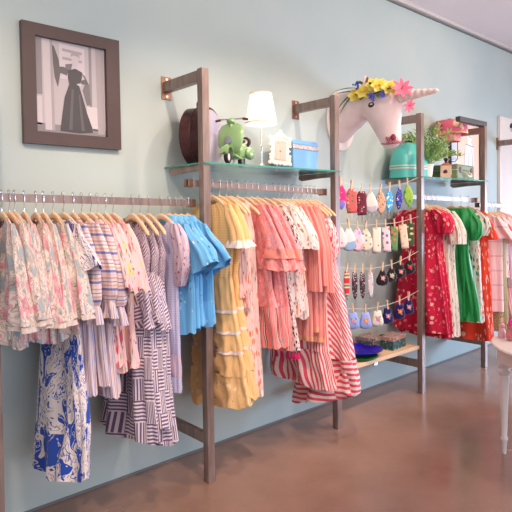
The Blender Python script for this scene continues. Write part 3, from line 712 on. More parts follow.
# ---- bay 4
def wi(t):
    cloth('dress_body', F['wind'], t, shirt_top(.19, .034)+[(-.4, .185, .045), (-.93, .20, .055)], seed=191, scoop=.03, n=5, amp=(.001, .010))
    sleeves(F['wind'], t, [(-.050, .03, .02, .128), (-.13, .065, .045, .165), (-.25, .085, .055, .225)], seed=23, n=5, amp=(.002, .008), us=.1)
garment('windowpane_dress', 'pale pink dress with thin checked lines, nearest on far rail', 'dress', 3, 5.07, wi, None, 'wooden hanger of the pale pink checked dress', .0)
def pb(t):
    cloth('blouse_body', F['pkbl'], t, shirt_top(.19, .036)+[(-.3, .19, .045), (-.62, .20, .055)], seed=201, scoop=.03, n=5, amp=(.001, .012))
    sleeves(F['pkbl'], t, [(-.050, .03, .02, .128), (-.13, .065, .045, .165), (-.3, .08, .055, .225)], seed=24, n=5, amp=(.002, .008), us=.1)
g = garment('blossom_blouse', 'pale pink blouse with red blossoms, left one', 'blouse', 3, 5.20, pb, 'pale pink blossom blouses', 'wooden hanger of the left pink blossom blouse')
garment_copy(g, 'pale pink blouse with red blossoms, right one at photo edge', 3, 5.32, 'wooden hanger of the right pink blossom blouse')
def ol(t):
    cloth('dress_body', F['olive'], t, shirt_top(.19, .036)+[(-.4, .19, .05), (-1.12, .22, .06, -.0)], seed=211, scoop=.03, n=6, amp=(.001, .014))
garment('olive_dress', 'olive and tan patterned long dress on the far rail', 'dress', 3, 5.14, ol, None, 'wooden hanger of the olive patterned dress')
def ch(t):
    cloth('bodice', F['chev'], t, strap_top(.18, .036)+[(-.72, .20, .055, -.02)], seed=221, scoop=.03, n=5, amp=(.001, .010))
    cloth('skirt', F['pkst'], t, [(-.71, .20, .055, -.02), (-1.08, .235, .065, -.03)], seed=222, n=6, amp=(.008, .018), hem=(0, .01))
garment('chevron_dress', 'pink and dark chevron dress with striped skirt, behind the white table', 'dress', 3, 5.26, ch, None, 'wooden hanger of the chevron dress')
def pk(t):
    cloth('dress_body', F['pkst'], t, shirt_top(.19, .036)+[(-.4, .19, .05), (-.85, .22, .06)], seed=231, scoop=.03, n=6, amp=(.001, .014))
garment('pink_striped_dress', 'rose and cream striped dress at the far right edge', 'dress', 3, 5.44, pk, None, 'wooden hanger of the rose striped dress')
# ------------------------------------------------------------ clotheslines
LY = -.355
def line(pts, lab):
    t = MB().tube([(x, LY, z) for x, z in pts], .0016, 6).build('clothesline', M['string'])
    return tag(t, lab, 'string', 'clotheslines between two steel posts')
M['string'] = plain('white_twine', W(232, 222, 210), .8)
M['elastic'] = plain('white_elastic', W(240, 232, 226), .7); M['elastk'] = plain('black_elastic', W(50, 44, 50), .7)
R1 = [(2.916, 1.672), (3.035, 1.648), (3.146, 1.632), (3.251, 1.628), (3.372, 1.632), (3.485, 1.646), (3.616, 1.664), (3.725, 1.688)]
R2 = [(2.902, 1.385), (2.998, 1.38), (3.097, 1.371), (3.189, 1.366), (3.32, 1.372), (3.431, 1.374), (3.547, 1.374), (3.653, 1.386), (3.764, 1.402)]
R3 = [(2.975, 1.078), (3.062, 1.066), (3.150, 1.059), (3.243, 1.051), (3.389, 1.056), (3.504, 1.064), (3.623, 1.085), (3.746, 1.112)]
R4 = [(3.040, .788), (3.18, .769), (3.324, .764), (3.449, .766), (3.606, .780), (3.729, .800)]
line([(2.876, 1.69)]+R1+[(3.877, 1.73)], 'top clothesline of face masks strung between two posts')
line([(2.876, 1.392)]+R2+[(3.877, 1.42)], 'second clothesline from the top, holding round and oblong masks')
line([(2.876, 1.09)]+R3+[(3.877, 1.145)], 'third clothesline from the top, holding black flower pouches')
line([(2.876, .81)]+R4+[(3.877, .83)], 'lowest clothesline, holding small blue, white and navy pouches')

def mkpin():
    t = thing('clothespin', 'pin', 'clothespin', (0, 0, 0))
    for sd in (-1, 1):
        MB().quadgrid([[( -.0045, sd*.0015, z), (.0045, sd*.0015, z), (.0045, sd*y, z), (-.0045, sd*y, z)] for z, y in ((-.036, .004), (-.03, .006), (.0, .0062), (.012, .0075), (.036, .0105))], cap0=True, cap1=True).build('wooden_jaw', M['pin'], t, smooth=False)
    MB().tube([(-.0055, 0, .006), (.0055, 0, .006)], .0065, 8).build('spring', M['chrome'], t)
    return t
PIN0 = mkpin(); up = [False]
def pin(x, z, lab):
    a = R.uniform(-.12, .12)
    p = PIN0 if not up[0] else dup(PIN0, (0, 0, 0)); up[0] = True
    p.location = (x, LY, z-.0); p.rotation_euler = (0, a, R.uniform(-.8, -.3)); p['label'] = lab; p['group'] = 'wooden clothespins on the clotheslines'
    return p

MK = {}
MK['pp'] = [floral('mask_pink_spots', W(226, 60, 130), [(60, .3, .3, [W(250, 180, 200)], .3, 1)]), fab('mask_periwinkle', W(130, 126, 220))]
MK['cf'] = floral('mask_coral_roses', W(232, 104, 104), [(38, .42, .4, [W(250, 190, 170), W(90, 140, 96), W(70, 60, 60)], .5, 1)])
MK['dk'] = floral('mask_dark_berries', W(120, 50, 66), [(60, .4, .3, [W(236, 190, 190), W(60, 40, 50), W(200, 90, 100)], .5, 1)])
MK['wh'] = [fab('mask_white', W(246, 228, 216)), fab('mask_grey', W(200, 190, 198))]
MK['leo'] = floral('mask_leopard', W(226, 178, 146), [(75, .36, .25, [W(96, 54, 48), W(140, 90, 70)], .5, 1)])
MK['bd'] = floral('mask_blue_dots', W(70, 168, 220), [(42, .36, .2, [W(240, 236, 220), W(236, 226, 170)], .1, 1)])
MK['nv'] = floral('mask_navy_print', W(56, 56, 140), [(60, .36, .3, [W(150, 130, 210), W(236, 220, 220)], .5, 1)])
MK['gr'] = floral('mask_lime', W(164, 200, 84), [(26, .4, .5, [W(96, 170, 60), W(190, 214, 110)], .4, 1)])
MK['pl'] = floral('mask_pale_peach', W(246, 220, 214), [(30, .3, .6, [W(240, 150, 170)], .4, 1)])
MK['wb'] = [fab('mask_pearl', W(226, 226, 222)), fab('mask_dusty_blue', W(150, 180, 208))]
MK['td'] = floral('mask_tie_dye', W(244, 206, 214), [(24, .45, .3, [W(196, 160, 220), W(248, 170, 140), W(240, 130, 160)], 1.2, 1)])
MK['yf'] = floral('mask_yellow_floral', W(244, 220, 190), [(40, .4, .35, [W(236, 170, 90), W(110, 150, 170), W(226, 90, 90)], .6, 1)])
MK['c1'] = floral('case_cream_buttons', W(246, 228, 206), [(24, .2, .5, [W(170, 70, 70), W(240, 150, 160)], .2, 1)])
MK['c2'] = floral('case_cream_rose', W(246, 216, 214), [(28, .4, .45, [W(226, 90, 100), W(130, 120, 180), W(236, 140, 150)], .5, 1)])
MK['c3'] = floral('case_green_orange', W(110, 150, 96), [(34, .44, .3, [W(240, 160, 90), W(236, 120, 90), W(60, 90, 60), W(244, 220, 190)], .5, 1)])
MK['c4'] = floral('case_peach_rings', W(246, 216, 184), [(36, .3, .5, [W(236, 160, 130)], .3, 1)])
MK['c5'] = floral('case_dark_green', W(70, 92, 62), [(36, .42, .25, [W(226, 206, 150), W(150, 60, 60)], .4, .6)])
MK['rs'] = stripes('strap_red_green', [(0, W(222, 56, 66)), (.35, W(240, 214, 190)), (.5, W(110, 150, 90)), (.7, W(240, 196, 180)), (.82, W(222, 56, 66))], .07, 1)
MK['st'] = floral('strap_dark_beads', W(70, 54, 62), [(90, .42, .2, [W(226, 206, 210), W(160, 110, 130)], .4, 1)])
MK['sw'] = floral('strap_light_beads', W(216, 206, 206), [(80, .36, .3, [W(110, 100, 110), W(240, 236, 230)], .4, 1)])
MK['kf'] = fab('pouch_black', W(44, 32, 40)); MK['kn'] = fab('pouch_navy', W(38, 30, 92)); MK['kb'] = fab('pouch_light_blue', W(150, 172, 232)); MK['kw'] = fab('pouch_ivory', W(232, 224, 210))

DIA = [(-.012, 0), (-.030, -.045), (-.034, -.08), (-.022, -.12), (-.004, -.150), (.018, -.130), (.034, -.085), (.030, -.04), (.012, 0)]
BLK = [(-.018, 0), (-.034, -.03), (-.032, -.07), (-.036, -.11), (-.028, -.150), (.030, -.148), (.034, -.10), (.030, -.06), (.034, -.025), (.02, 0)]
RND = [(-.012, 0), (-.030, -.03), (-.046, -.07), (-.046, -.105), (-.03, -.135), (0, -.145), (.03, -.135), (.046, -.105), (.044, -.07), (.028, -.03), (.012, 0)]
REC = [(-.028, 0), (-.028, -.05), (-.028, -.11), (-.028, -.165), (.028, -.165), (.028, -.11), (.028, -.05), (.028, 0)]
STR = [(-.014, 0), (-.020, -.05), (-.018, -.11), (-.010, -.150), (.002, -.175), (.014, -.145), (.018, -.09), (.018, -.04), (.012, 0)]
PCH = [(-.014, 0), (-.022, -.02), (-.042, -.055), (-.044, -.08), (-.03, -.098), (0, -.104), (.03, -.098), (.044, -.08), (.042, -.055), (.022, -.02), (.014, 0)]
BOOT = [(-.024, 0), (-.03, -.03), (-.040, -.06), (-.042, -.085), (-.03, -.100), (0, -.106), (.03, -.100), (.042, -.085), (.038, -.055), (.028, -.03), (.024, 0)]
def flower_bits(t, y, cols, cz=-.06, r=.014):
    s = MB()
    for k in range(5):
        a = 2*PI*k/5; s.ball((r*.75*math.cos(a), y, cz+r*.75*math.sin(a)), r*.55, (1, .3, 1), 8, 0)
    s.ball((0, y-.002, cz), r*.4, (1, .5, 1), 8, 1)
    for a in (-.8, .8, 2.6): s.ball((r*1.6*math.sin(a), y, cz+r*1.6*math.cos(a)), r*.4, (1, .3, 1.3), 6, 2)
    s.build('embroidered_flower', cols, t, auto=False)
def hungthing(name, lab, cat, x, z, out, mats, th=.012, rz=0, two=None, straps=None, flower=None, group=None, tilt=0, sc=1):
    sc *= 1.14
    t = thing(name, lab, cat, (x, LY, z-.012), rz, group); t.rotation_euler = (0, tilt, rz)
    out = [(a*sc, b*sc) for a, b in out]
    m = mats if isinstance(mats, list) else [mats]
    MB().pillow(out, th).build('fabric_body', m[0], t, auto=False)
    if two:
        lo = [(a*1.04, b) for a, b in out if b < two*sc]; MB().pillow([(lo[0][0], two*sc)]+lo+[(lo[-1][0], two*sc)], th*1.25).build('lower_panel', m[1], t, auto=False, label=two and 'second-colour lower panel')
    if straps:
        e, L = straps
        for sd in (-1, 1):
            pts = [(sd*.02, .003, -.135*sc), (sd*(.03+.01*R.random()), 0, -.135*sc-L*.5), (sd*.008, .002, -.135*sc-L), (-sd*.006, 0, -.135*sc-L*.6), (sd*.005, 0, -.135*sc)]
            MB().tube(pts, .0009, 5).build('ear_loop', M[e], t)
    if flower: flower_bits(t, -th*.5, flower)
    return t
RZ = -.55
fc = lambda a, b, c: [plain('thread_%d' % R.randint(0, 99999), W(*a)), plain('thread_%d' % R.randint(0, 99999), W(*b)), plain('thread_%d' % R.randint(0, 99999), W(*c))]
row1 = [('pink face mask with periwinkle lower edge beside the steel post', DIA, MK['pp'], dict(two=-.085)), ('coral rose-print face mask, second from left on top line', BLK, MK['cf'], dict(straps=('elastic', .07))),
        ('dark berry-print face mask with black ear loops', BLK, MK['dk'], dict(straps=('elastk', .09))), ('plain white face mask with grey lower half', RND, MK['wh'], dict(two=-.09, straps=('elastk', .05), sc=.92)),
        ('leopard-spotted face mask on the top line', DIA, MK['leo'], dict(straps=('elastk', .05))), ('blue face mask with white dots', DIA, MK['bd'], dict(straps=('elastic', .06), rz=-.2)),
        ('navy and violet printed face mask below the turquoise case', DIA, MK['nv'], dict(straps=('elastic', .05), rz=-.15)), ('lime green face mask, rightmost on the top line', DIA, MK['gr'], dict(straps=('elastic', .05)))]
for (x, z), (lab, out, m, k) in zip(R1, row1):
    k = dict(k); k.setdefault('rz', RZ+R.uniform(-.15, .15))
    hungthing('face_mask', lab, 'face mask', x, z-.012, out, m, group='things pegged on the top clothesline', tilt=R.uniform(-.1, .1), **k)
    pin(x, z, 'wooden clothespin gripping the '+lab.split(' with')[0].split(',')[0].split(' beside')[0].split(' on the')[0].split(' below')[0])
row2 = [('pale peach face mask, leftmost on second line beside striped dress', RND, MK['pl'], dict(sc=.9)), ('pearl and dusty blue round face mask', RND, MK['wb'], dict(two=-.075)),
        ('pink and lilac tie-dye round face mask', RND, MK['td'], dict()), ('yellow floral round face mask with hanging loop', RND, MK['yf'], dict(straps=('elastic', .05))),
        ('oblong cream fabric case with small red dots', REC, MK['c1'], {}), ('oblong cream fabric case with red and violet flowers', REC, MK['c2'], {}),
        ('oblong green and orange patterned fabric case', REC, MK['c3'], {}), ('oblong peach fabric case with faint rings, tilted', REC, MK['c4'], dict(tilt=-.12)), ('oblong dark green fabric case beside the steel post', REC, MK['c5'], {})]
for (x, z), (lab, out, m, k) in zip(R2, row2):
    k = dict(k); fm = 'mask' in lab
    k.setdefault('tilt', R.uniform(-.08, .08))
    hungthing('face_mask' if fm else 'fabric_case', lab, 'face mask' if fm else 'fabric case', x, z-.012, out, m, rz=RZ, group='things pegged on the second clothesline', **k)
    pin(x, z, 'wooden clothespin gripping the '+lab.split(' with')[0].split(',')[0].split(' beside')[0]+(' with red dots' if 'dots' in lab else ' with flowers' if 'flowers' in lab else ''))
row3 = [('red, green and cream striped fabric strap beside striped dress', STR, MK['rs'], {}), ('dark beaded strap, leftmost of two dark ones', STR, MK['st'], {}), ('dark beaded strap, right of two dark ones, beside silvery strap', STR, MK['st'], {}),
        ('silvery beaded strap with dark cord loop', STR, MK['sw'], dict(straps=('elastk', .04))),
        ('black pouch with pink rose, leftmost of the black ones', PCH, MK['kf'], dict(flower=((236, 150, 160), (250, 220, 210), (80, 130, 80)))), ('black pouch with small cream and yellow flower', PCH, MK['kf'], dict(flower=((226, 206, 170), (230, 180, 80), (120, 140, 110)), sc=.92)),
        ('black pouch with coral pink flower', PCH, MK['kf'], dict(flower=((240, 140, 130), (250, 220, 200), (90, 130, 90)), sc=.92)), ('black pouch with red flower and green leaves beside steel post', PCH, MK['kf'], dict(flower=((230, 40, 50), (240, 80, 70), (50, 150, 80))))]
for (x, z), (lab, out, m, k) in zip(R3, row3):
    k = dict(k); fl = k.pop('flower', None); po = 'pouch' in lab
    hungthing('fabric_pouch' if po else 'fabric_strap', lab, 'pouch' if po else 'strap', x, z-.012, out, m, th=.02 if po else .01, rz=RZ, flower=fc(*fl) if fl else None, group='things pegged on the third clothesline', **k)
    pin(x, z, 'wooden clothespin gripping the '+lab.split(',')[0].replace('red', 'red striped strap') if lab.startswith('red,') else 'wooden clothespin gripping the '+lab.split(' beside')[0].split(', beside')[0])
row4 = [('light blue pouch with pink and green flower, leftmost on lowest line', MK['kb'], ((236, 150, 170), (110, 190, 150), (90, 160, 130))), ('light blue pouch with orange star flower', MK['kb'], ((240, 150, 90), (250, 210, 120), (240, 150, 90))), ('ivory pouch with small pink flower', MK['kw'], ((236, 130, 150), (240, 190, 180), (130, 180, 120))),
        ('navy pouch with pink, green and white flower', MK['kn'], ((236, 130, 170), (240, 230, 220), (60, 160, 100))), ('navy pouch with orange flower', MK['kn'], ((244, 140, 60), (250, 200, 90), (240, 120, 60))), ('navy pouch with coral and cream flower, rightmost on lowest line', MK['kn'], ((236, 150, 140), (240, 220, 200), (120, 150, 120)))]
for (x, z), (lab, m, fl) in zip(R4, row4):
    hungthing('fabric_pouch', lab, 'pouch', x, z-.012, BOOT, m, th=.026, rz=RZ, flower=fc(*fl), group='things pegged on the lowest clothesline')
    pin(x, z, 'wooden clothespin gripping the '+lab.split(',')[0].replace('pink', 'pink and green flower') if lab.startswith('navy pouch with pink') else 'wooden clothespin gripping the '+lab.split(', leftmost')[0].split(', rightmost')[0])

# ------------------------------------------------------------ things on the pine board
BZ = .388
t = thing('serving_plate', 'large round cobalt blue plate resting on green plate', 'plate', (3.30, -.20, BZ+.022))
MB().lathe([(.001, .004), (.09, .004), (.13, .010), (.155, .024), (.158, .027), (.15, .022), (.12, .012), (.001, .009)], n=40).build('plate_body', plain('cobalt_glaze', W(40, 10, 170), .25), t)
t.scale = (1.12, 1.12, 1)
t = thing('serving_plate', 'smaller round green plate under the cobalt blue plate', 'plate', (3.24, -.24, BZ))
MB().lathe([(.06, 0), (.10, .002), (.14, .016), (.145, .020), (.135, .017), (.10, .008), (.001, .006)], n=40).build('plate_body', plain('green_glaze', W(50, 150, 80), .25), t)
def box_(x, y, sx, sy, h, lab, mt, rz):
    t = thing('trinket_box', lab, 'box', (x, y, BZ), rz, None)
    MB().box((-sx/2, -sy/2, 0), (sx/2, sy/2, h*.68)).build('box_body', mt[0], t, smooth=False, bevel=.002)
    MB().box((-sx/2-.003, -sy/2-.003, h*.70), (sx/2+.003, sy/2+.003, h)).build('lid', mt[1], t, smooth=False, bevel=.002)
bm1 = [floral('box_green_print', W(74, 96, 84), [(50, .42, .25, [W(190, 170, 160), W(50, 60, 70), W(200, 120, 130)], .5, 1)]), floral('box_green_lid', W(150, 130, 120), [(50, .42, .25, [W(220, 180, 170), W(60, 80, 76), W(200, 110, 120)], .5, 1)])]
bm2 = [floral('box_teal_print', W(60, 92, 96), [(60, .42, .25, [W(170, 180, 160), W(40, 50, 60), W(110, 140, 100)], .5, 1)]), floral('box_rose_lid', W(176, 140, 130), [(50, .42, .25, [W(226, 190, 176), W(80, 90, 80), W(206, 110, 120)], .5, 1)])]
box_(3.545, -.13, .19, .15, .10, 'green patterned box behind, nearer the clothes hem', bm1, .1)
box_(3.68, -.235, .21, .13, .10, 'teal patterned box with rose lid, front right on board', bm2, .12)

# ------------------------------------------------------------ things on the first glass shelf
SZ = 1.738
# round brown case
t = thing('hat_case', 'round dark brown leather case standing upright with grey face behind post', 'case', (1.90, -.17, SZ))
lea = plain('brown_leather', W(74, 40, 38), .38, var=.3, scale=40); gre = plain('pearl_grey_face', W(178, 168, 182), .45, var=.2, scale=9)
def discx(mb, x0, x1, r, mi, bulge=0, n=44):
    rows = []
    for x, rr_ in ((x0, r*.96), (x0+.006, r), (x1-.006, r), (x1, r*.96)):
        rows.append([(x, rr_*math.cos(2*PI*j/n), r+rr_*math.sin(2*PI*j/n)*1.0) for j in range(n)])
    mb.quadgrid(rows, mi, True, None, True, True)
mb = MB(); discx(mb, -.075, .065, .158, 0); ob = mb.build('case_body', lea, t, auto=True)
t.rotation_euler = (0, 0, -1.12); t.scale = (.95, .95, .98); ob.scale = (1, 1, 1.08)
mb = MB(); discx(mb, .064, .074, .150, 0); o2 = mb.build('face_panel', gre, t, label='pearl grey face'); o2.scale = (1, 1, 1.08)
MB().tube([(0, -.045, .325), (0, -.048, .355), (0, -.03, .378), (0, 0, .384), (0, .03, .378), (0, .048, .355), (0, .045, .325)], .009, 8).build('carry_handle', lea, t)
s = MB(); s.tube([(-.0, .160*math.cos(2*PI*k/40), .171+.172*math.sin(2*PI*k/40)) for k in range(41)], .004, 6); s.build('seam_band', lea, t)
# toy scooter: length along local +x is the front
gm = NT('sage_green_enamel', .22, .1, .5, coat=.5); gm.color(W(140, 176, 118)); gm = gm.m
t = thing('toy_scooter', 'green metal model motor scooter standing on the glass shelf', 'model scooter', (2.045, -.295, SZ))
rub = plain('black_rubber', W(42, 34, 36), .6); sea = plain('brown_saddle', W(92, 56, 50), .45); hub = plain('hub_cream', W(220, 210, 196), .4)
def wheel(mb_name, c, r, w):
    o = MB().lathe([(r*.55, -w*.4), (r*.8, -w*.5), (r*.97, -w*.28), (r, 0), (r*.97, w*.28), (r*.8, w*.5), (r*.55, w*.4)], n=24, cap=False).build(mb_name, rub, t, loc=c, rot=(PI/2, 0, 0))
    h = MB().lathe([(.001, -w*.34), (r*.3, -w*.36), (r*.58, -w*.3), (r*.58, w*.3), (r*.3, w*.36), (.001, w*.34)], n=18, cap=False).build('hub', hub, o); return o
wheel('wheel', (.105, 0, .032), .032, .020); wheel('wheel', (-.085, 0, .032), .032, .020)
# front shield: curved shell
rows = []
for z, hw, xx, bow in ((.048, .018, .060, .004), (.062, .042, .066, .010), (.09, .060, .068, .014), (.13, .066, .062, .016), (.165, .062, .052, .016), (.185, .05, .046, .014), (.195, .028, .042, .008)):
    rows.append([(xx+bow*math.cos(a*PI/2), hw*math.sin(a*PI/2), z) for a in [k/6 for k in range(-6, 7)]]+[(xx-.010+bow*math.cos(a*PI/2), (hw-.004)*math.sin(a*PI/2), z) for a in [k/6 for k in range(6, -7, -1)]])
MB().quadgrid(rows, cap0=True, cap1=True).build('leg_shield', gm, t, auto=True)
rows = []
for k in range(9):
    a = PI*(.02+.96*k/8); rows.append([(.105+.043*math.cos(a)*1.05, w_, .040+.044*math.sin(a)+(.010 if abs(w_) < .012 else 0)) for w_ in (-.021, -.016, 0, .016, .021)]+[(.105+.038*math.cos(a), w_, .038+.039*math.sin(a)) for w_ in (.017, 0, -.017)])
MB().quadgrid(rows, cap0=True, cap1=True).build('front_fender', gm, t)
MB().tube([(.075, 0, .07), (.05, 0, .205)], .010, 10).build('steering_column', gm, t)
MB().ball((.052, 0, .205), .020, (1.1, 1.1, .75), 14).build('headset', gm, t)
MB().tube([(.045, -.075, .212), (.042, -.05, .217), (.05, 0, .214), (.042, .05, .217), (.045, .075, .212)], .0035, 8).build('handlebar', M['chrome'], t)
for sd in (-1, 1): MB().tube([(.045, sd*.056, .215), (.043, sd*.082, .211)], .006, 8).build('hand_grip', sea, t)
MB().tube([(.086, 0, .112), (.100, 0, .112)], [.015, .017], 16).build('headlamp', M['chrome'], t)
MB().quadgrid([[(x, -w_, z), (x, w_, z), (x, w_, z+.010), (x, -w_, z+.010)] for x, w_, z in ((.068, .030, .038), (.03, .034, .030), (-.03, .034, .030))], cap0=True, cap1=True).build('footboard', gm, t, bevel=.003)
rows = []
for x, hw, z0, z1 in ((-.018, .020, .038, .095), (-.035, .034, .034, .115), (-.07, .040, .036, .115), (-.11, .036, .046, .100), (-.145, .022, .056, .078)):
    rows.append([(x, hw*math.copysign(abs(math.cos(a))**.8, math.cos(a)), (z0+z1)/2+(z1-z0)/2*math.copysign(abs(math.sin(a))**.8, math.sin(a))) for a in [2*PI*k/16 for k in range(16)]])
MB().quadgrid(rows, cap0=True, cap1=True).build('rear_body', gm, t)
for sd in (-1, 1): MB().ball((-.085, sd*.042, .066), .038, (1.25, .62, .85), 16).build('side_cowl', gm, t)
for x in (-.035, -.085): MB().ball((x, 0, .128), .028, (.95, .8, .42), 14).build('saddle', sea, t)
o = MB().lathe([(.018, -.006), (.028, -.008), (.034, 0), (.028, .008), (.018, .006)], n=22, cap=False).build('spare_wheel', rub, t, loc=(-.135, 0, .125), rot=(0, PI/2-.35, 0)); MB().lathe([(.001, -.004), (.019, -.005), (.019, .005), (.001, .004)], n=16, cap=False).build('hub', hub, o)
MB().tube([(-.04, -.02, .034), (-.05, -.035, .004)], .003, 6).build('kick_stand', M['chrome'], t)
t.rotation_euler = (0, 0, math.radians(-150)); t.scale = (1.2, 1.2, 1.2)
# table lamp
shade = NT('lamp_shade_linen', .8, 0, .1, emit=W(255, 238, 220), estr=.75); shade.color(W(252, 240, 230)); shade = shade.m
t = thing('table_lamp', 'small lit table lamp with white shade and slim silver stem', 'lamp', (2.245, -.30, SZ))
MB().lathe([(.034, 0), (.034, .004), (.024, .010), (.010, .022), (.0055, .035)], n=24).build('base', M['chrome'], t)
MB().lathe([(.0045, .03), (.0045, .12), (.007, .125), (.0045, .13), (.0045, .262), (.008, .265), (.008, .28)], n=12).build('stem', M['chrome'], t)
ls = MB().lathe([(.096, .258), (.066, .440), (.064, .440), (.094, .258)], n=40, cap=False).build('lamp_shade', shade, t)
stm = fab('shade_trim', W(246, 214, 184))
MB().lathe([(.0965, .2575), (.0955, .269), (.0935, .269), (.0945, .2575)], n=40, cap=False).build('shade_trim', stm, ls)
MB().lathe([(.0675, .434), (.0660, .443), (.063, .443), (.064, .434)], n=40, cap=False).build('shade_trim', stm, ls)
MB().ball((0, 0, .31), .022, (1, 1, 1.2), 12).build('bulb', plain('warm_bulb', W(255, 235, 210), .5, emit=W(255, 225, 190), estr=12), t)
# ornate picture frame
iv = plain('ivory_enamel', W(236, 214, 198), .5)
t = thing('ornate_frame', 'small ornate ivory picture frame leaning in front of blue box', 'picture frame', (2.365, -.335, SZ))
s = MB(); n = 56; w_, h_ = .052, .075
for k in range(n):
    a = 2*PI*k/n; c, d = math.cos(a), math.sin(a)
    x = w_*math.copysign(abs(c)**.45, c); z = .095+h_*math.copysign(abs(d)**.45, d)
    s.ball((x*(1.0+.07*(k % 2)), -.004, z), .0085 if k % 2 else .0065, (1, .5, 1), 8)
for x, z, r in ((0, .186, .016), (0, .205, .010), (-.018, .180, .012), (.018, .180, .012), (-.056, .165, .012), (.056, .165, .012), (-.056, .026, .012), (.056, .026, .012)): s.ball((x, 0, z), r, (1, .5, 1), 10)
s.build('scroll_border', iv, t)
MB().pillow([(-.05, .022), (.05, .022), (.05, .168), (-.05, .168)], .008, 0, 0, True).build('backing', iv, t)
MB().box((-.032, -.0085, .042), (.032, -.004, .150)).build('picture_card', floral('pink_card', W(232, 176, 164), [(40, .3, .5, [W(206, 100, 100), W(200, 160, 140)], .5, 1)]), t, smooth=False, label='pale pink card in the frame')
MB().tube([(0, .004, .13), (0, .07, .0)], .004, 6).build('easel_leg', iv, t)
t.rotation_euler = (-.22, .10, -.45); t.scale = (1.15, 1, 1.16)
# blue vanity case
bl_ = plain('sky_blue_vinyl', W(118, 170, 214), .4, var=.04, scale=10)
t = thing('vanity_case', 'sky blue box case with ornamental silver band beneath its lid', 'case', (2.685, -.155, SZ))
def tap(mb, z0, z1, a0, b0, a1, b1, mi=0):
    mb.quadgrid([[(-a, -b, z), (a, -b, z), (a, b, z), (-a, b, z)] for z, a, b in ((z0, a0, b0), (z1, a1, b1))], mi, True, None, True, True); return mb
tap(MB(), 0, .125, .125, .085, .140, .095).build('case_body', bl_, t, smooth=False, bevel=.006)
tap(MB(), .126, .150, .1415, .0965, .1425, .0975).build('silver_band', floral('engraved_silver_band', W(190, 184, 186), [(70, .42, .3, [W(110, 100, 106), W(230, 220, 220)], .6, 2)]), t, smooth=False)
lid = tap(MB(), .151, .180, .143, .098, .134, .090).build('lid', bl_, t, smooth=False, bevel=.008)
MB().box((-.02, -.02, .18), (.02, .0, .19)).build('clasp', M['chrome'], lid, smooth=False, bevel=.003)
t.rotation_euler = (0, 0, .1); t.scale = (1.0, 1.0, 1.12)

# ------------------------------------------------------------ unicorn head
uni = NT('white_plush', .75, 0, .2, sheen=.2); uv_ = uni.uv(kind='Object'); uni.color(uni.ramp(uni.noise(uv_, 9, 3), [(.3, W(240, 212, 206)), (.7, W(248, 228, 222))])); uni.bump(uni.noise(uv_, 120, 3), .25, .003); uni = uni.m
UX = 3.35
t = thing('unicorn_head', 'white plush unicorn head with horn mounted on the teal wall', 'wall head', (UX, 0, 2.17))
hb = MB()
def ell(c0, c1, a, b, axis, n=28):   # axis z: slice horizontal (s, x); axis s: slice vertical
    r_ = []
    for k in range(n):
        q = 2*PI*k/n
        if axis == 'z': r_.append((b*math.sin(q), -(c0+a*math.cos(q)), c1-2.17))
        else: r_.append((b*math.sin(q), -c1, c0+a*math.cos(q)-2.17))
    return r_
hb.quadgrid([ell(s_, z, d_, w_, 'z') for z, s_, d_, w_ in ((2.415, .30, .03, .03), (2.395, .31, .085, .06), (2.35, .335, .135, .088), (2.29, .362, .175, .104), (2.22, .378, .168, .108), (2.14, .404, .138, .094), (2.07, .426, .112, .076), (2.00, .450, .092, .066), (1.955, .463, .080, .060), (1.93, .463, .060, .046), (1.918, .46, .03, .025))], 0, True, None, True, True)
hb.quadgrid([ell(cz, s_, hz, w_, 's') for s_, cz, hz, w_ in ((.0, 2.185, .195, .15), (.05, 2.20, .185, .142), (.12, 2.23, .162, .125), (.19, 2.25, .148, .112), (.26, 2.275, .12, .10), (.32, 2.29, .09, .085))], 0, True, None, True, True)
hd = hb.build('head', uni, t, auto=False)
md = hd.modifiers.new('Remesh', 'REMESH'); md.mode = 'VOXEL'; md.voxel_size = .0075; md.use_smooth_shade = True
md = hd.modifiers.new('Smooth', 'SMOOTH'); md.factor = .6; md.iterations = 14
hp = []; hr = []
for k in range(61):
    q = k/60; hp.append((.0-.0*q, -(.50+.335*q), .10-.012*q+.0)); hr.append(lerp(.050, .013, q)*(1+.09*math.sin(q*2*PI*7.5))*(1 if q < .97 else .6))
MB().tube(hp, hr, 18).build('horn', plain('horn_cream_pink', W(246, 222, 212), .5), t)
for sd in (-1, 1):
    rows = [[(sd*(.06+.012*q_)+w_*math.cos(a), -.285+.5*w_*math.sin(a)-.02*q_, .19+.115*q_) for a in [2*PI*k/12 for k in range(12)]] for q_, w_ in ((-.1, .024), (.15, .030), (.4, .030), (.66, .018), (.78, .005))]
    e = MB().quadgrid(rows, cap0=True, cap1=True).build('ear', uni, t)
    MB().pillow([(-.012, 0), (-.015, .015), (-.011, .044), (0, .060), (.011, .044), (.015, .015), (.012, 0)], .006).build('inner_ear', plain('ear_pink_brown', W(120, 60, 60), .6), e, loc=(sd*.066, -.314, .215), label='dark pinkish inner ear')
dk = plain('eye_dark', W(70, 24, 34), .25); ew = plain('eye_glint', W(240, 226, 216), .2)
for sd in (-1, 1):
    ey = MB().ball((sd*.096, -.372, .054), .033, (.55, 1, .66), 16).build('eye', dk, t)
    MB().ball((sd*.1125, -.378, .056), .010, (.4, 1.2, .55), 10).build('eye_glint', ew, ey)
    MB().tube([(sd*.098, -.335, .074), (sd*.108, -.368, .086), (sd*.098, -.410, .070)], .006, 6).build('eyelid', uni, ey)
    MB().ball((sd*.043, -.512, -.188), .024, (.8, .8, 1), 12).build('nostril', plain('nostril_red', W(140, 50, 66), .6), t)
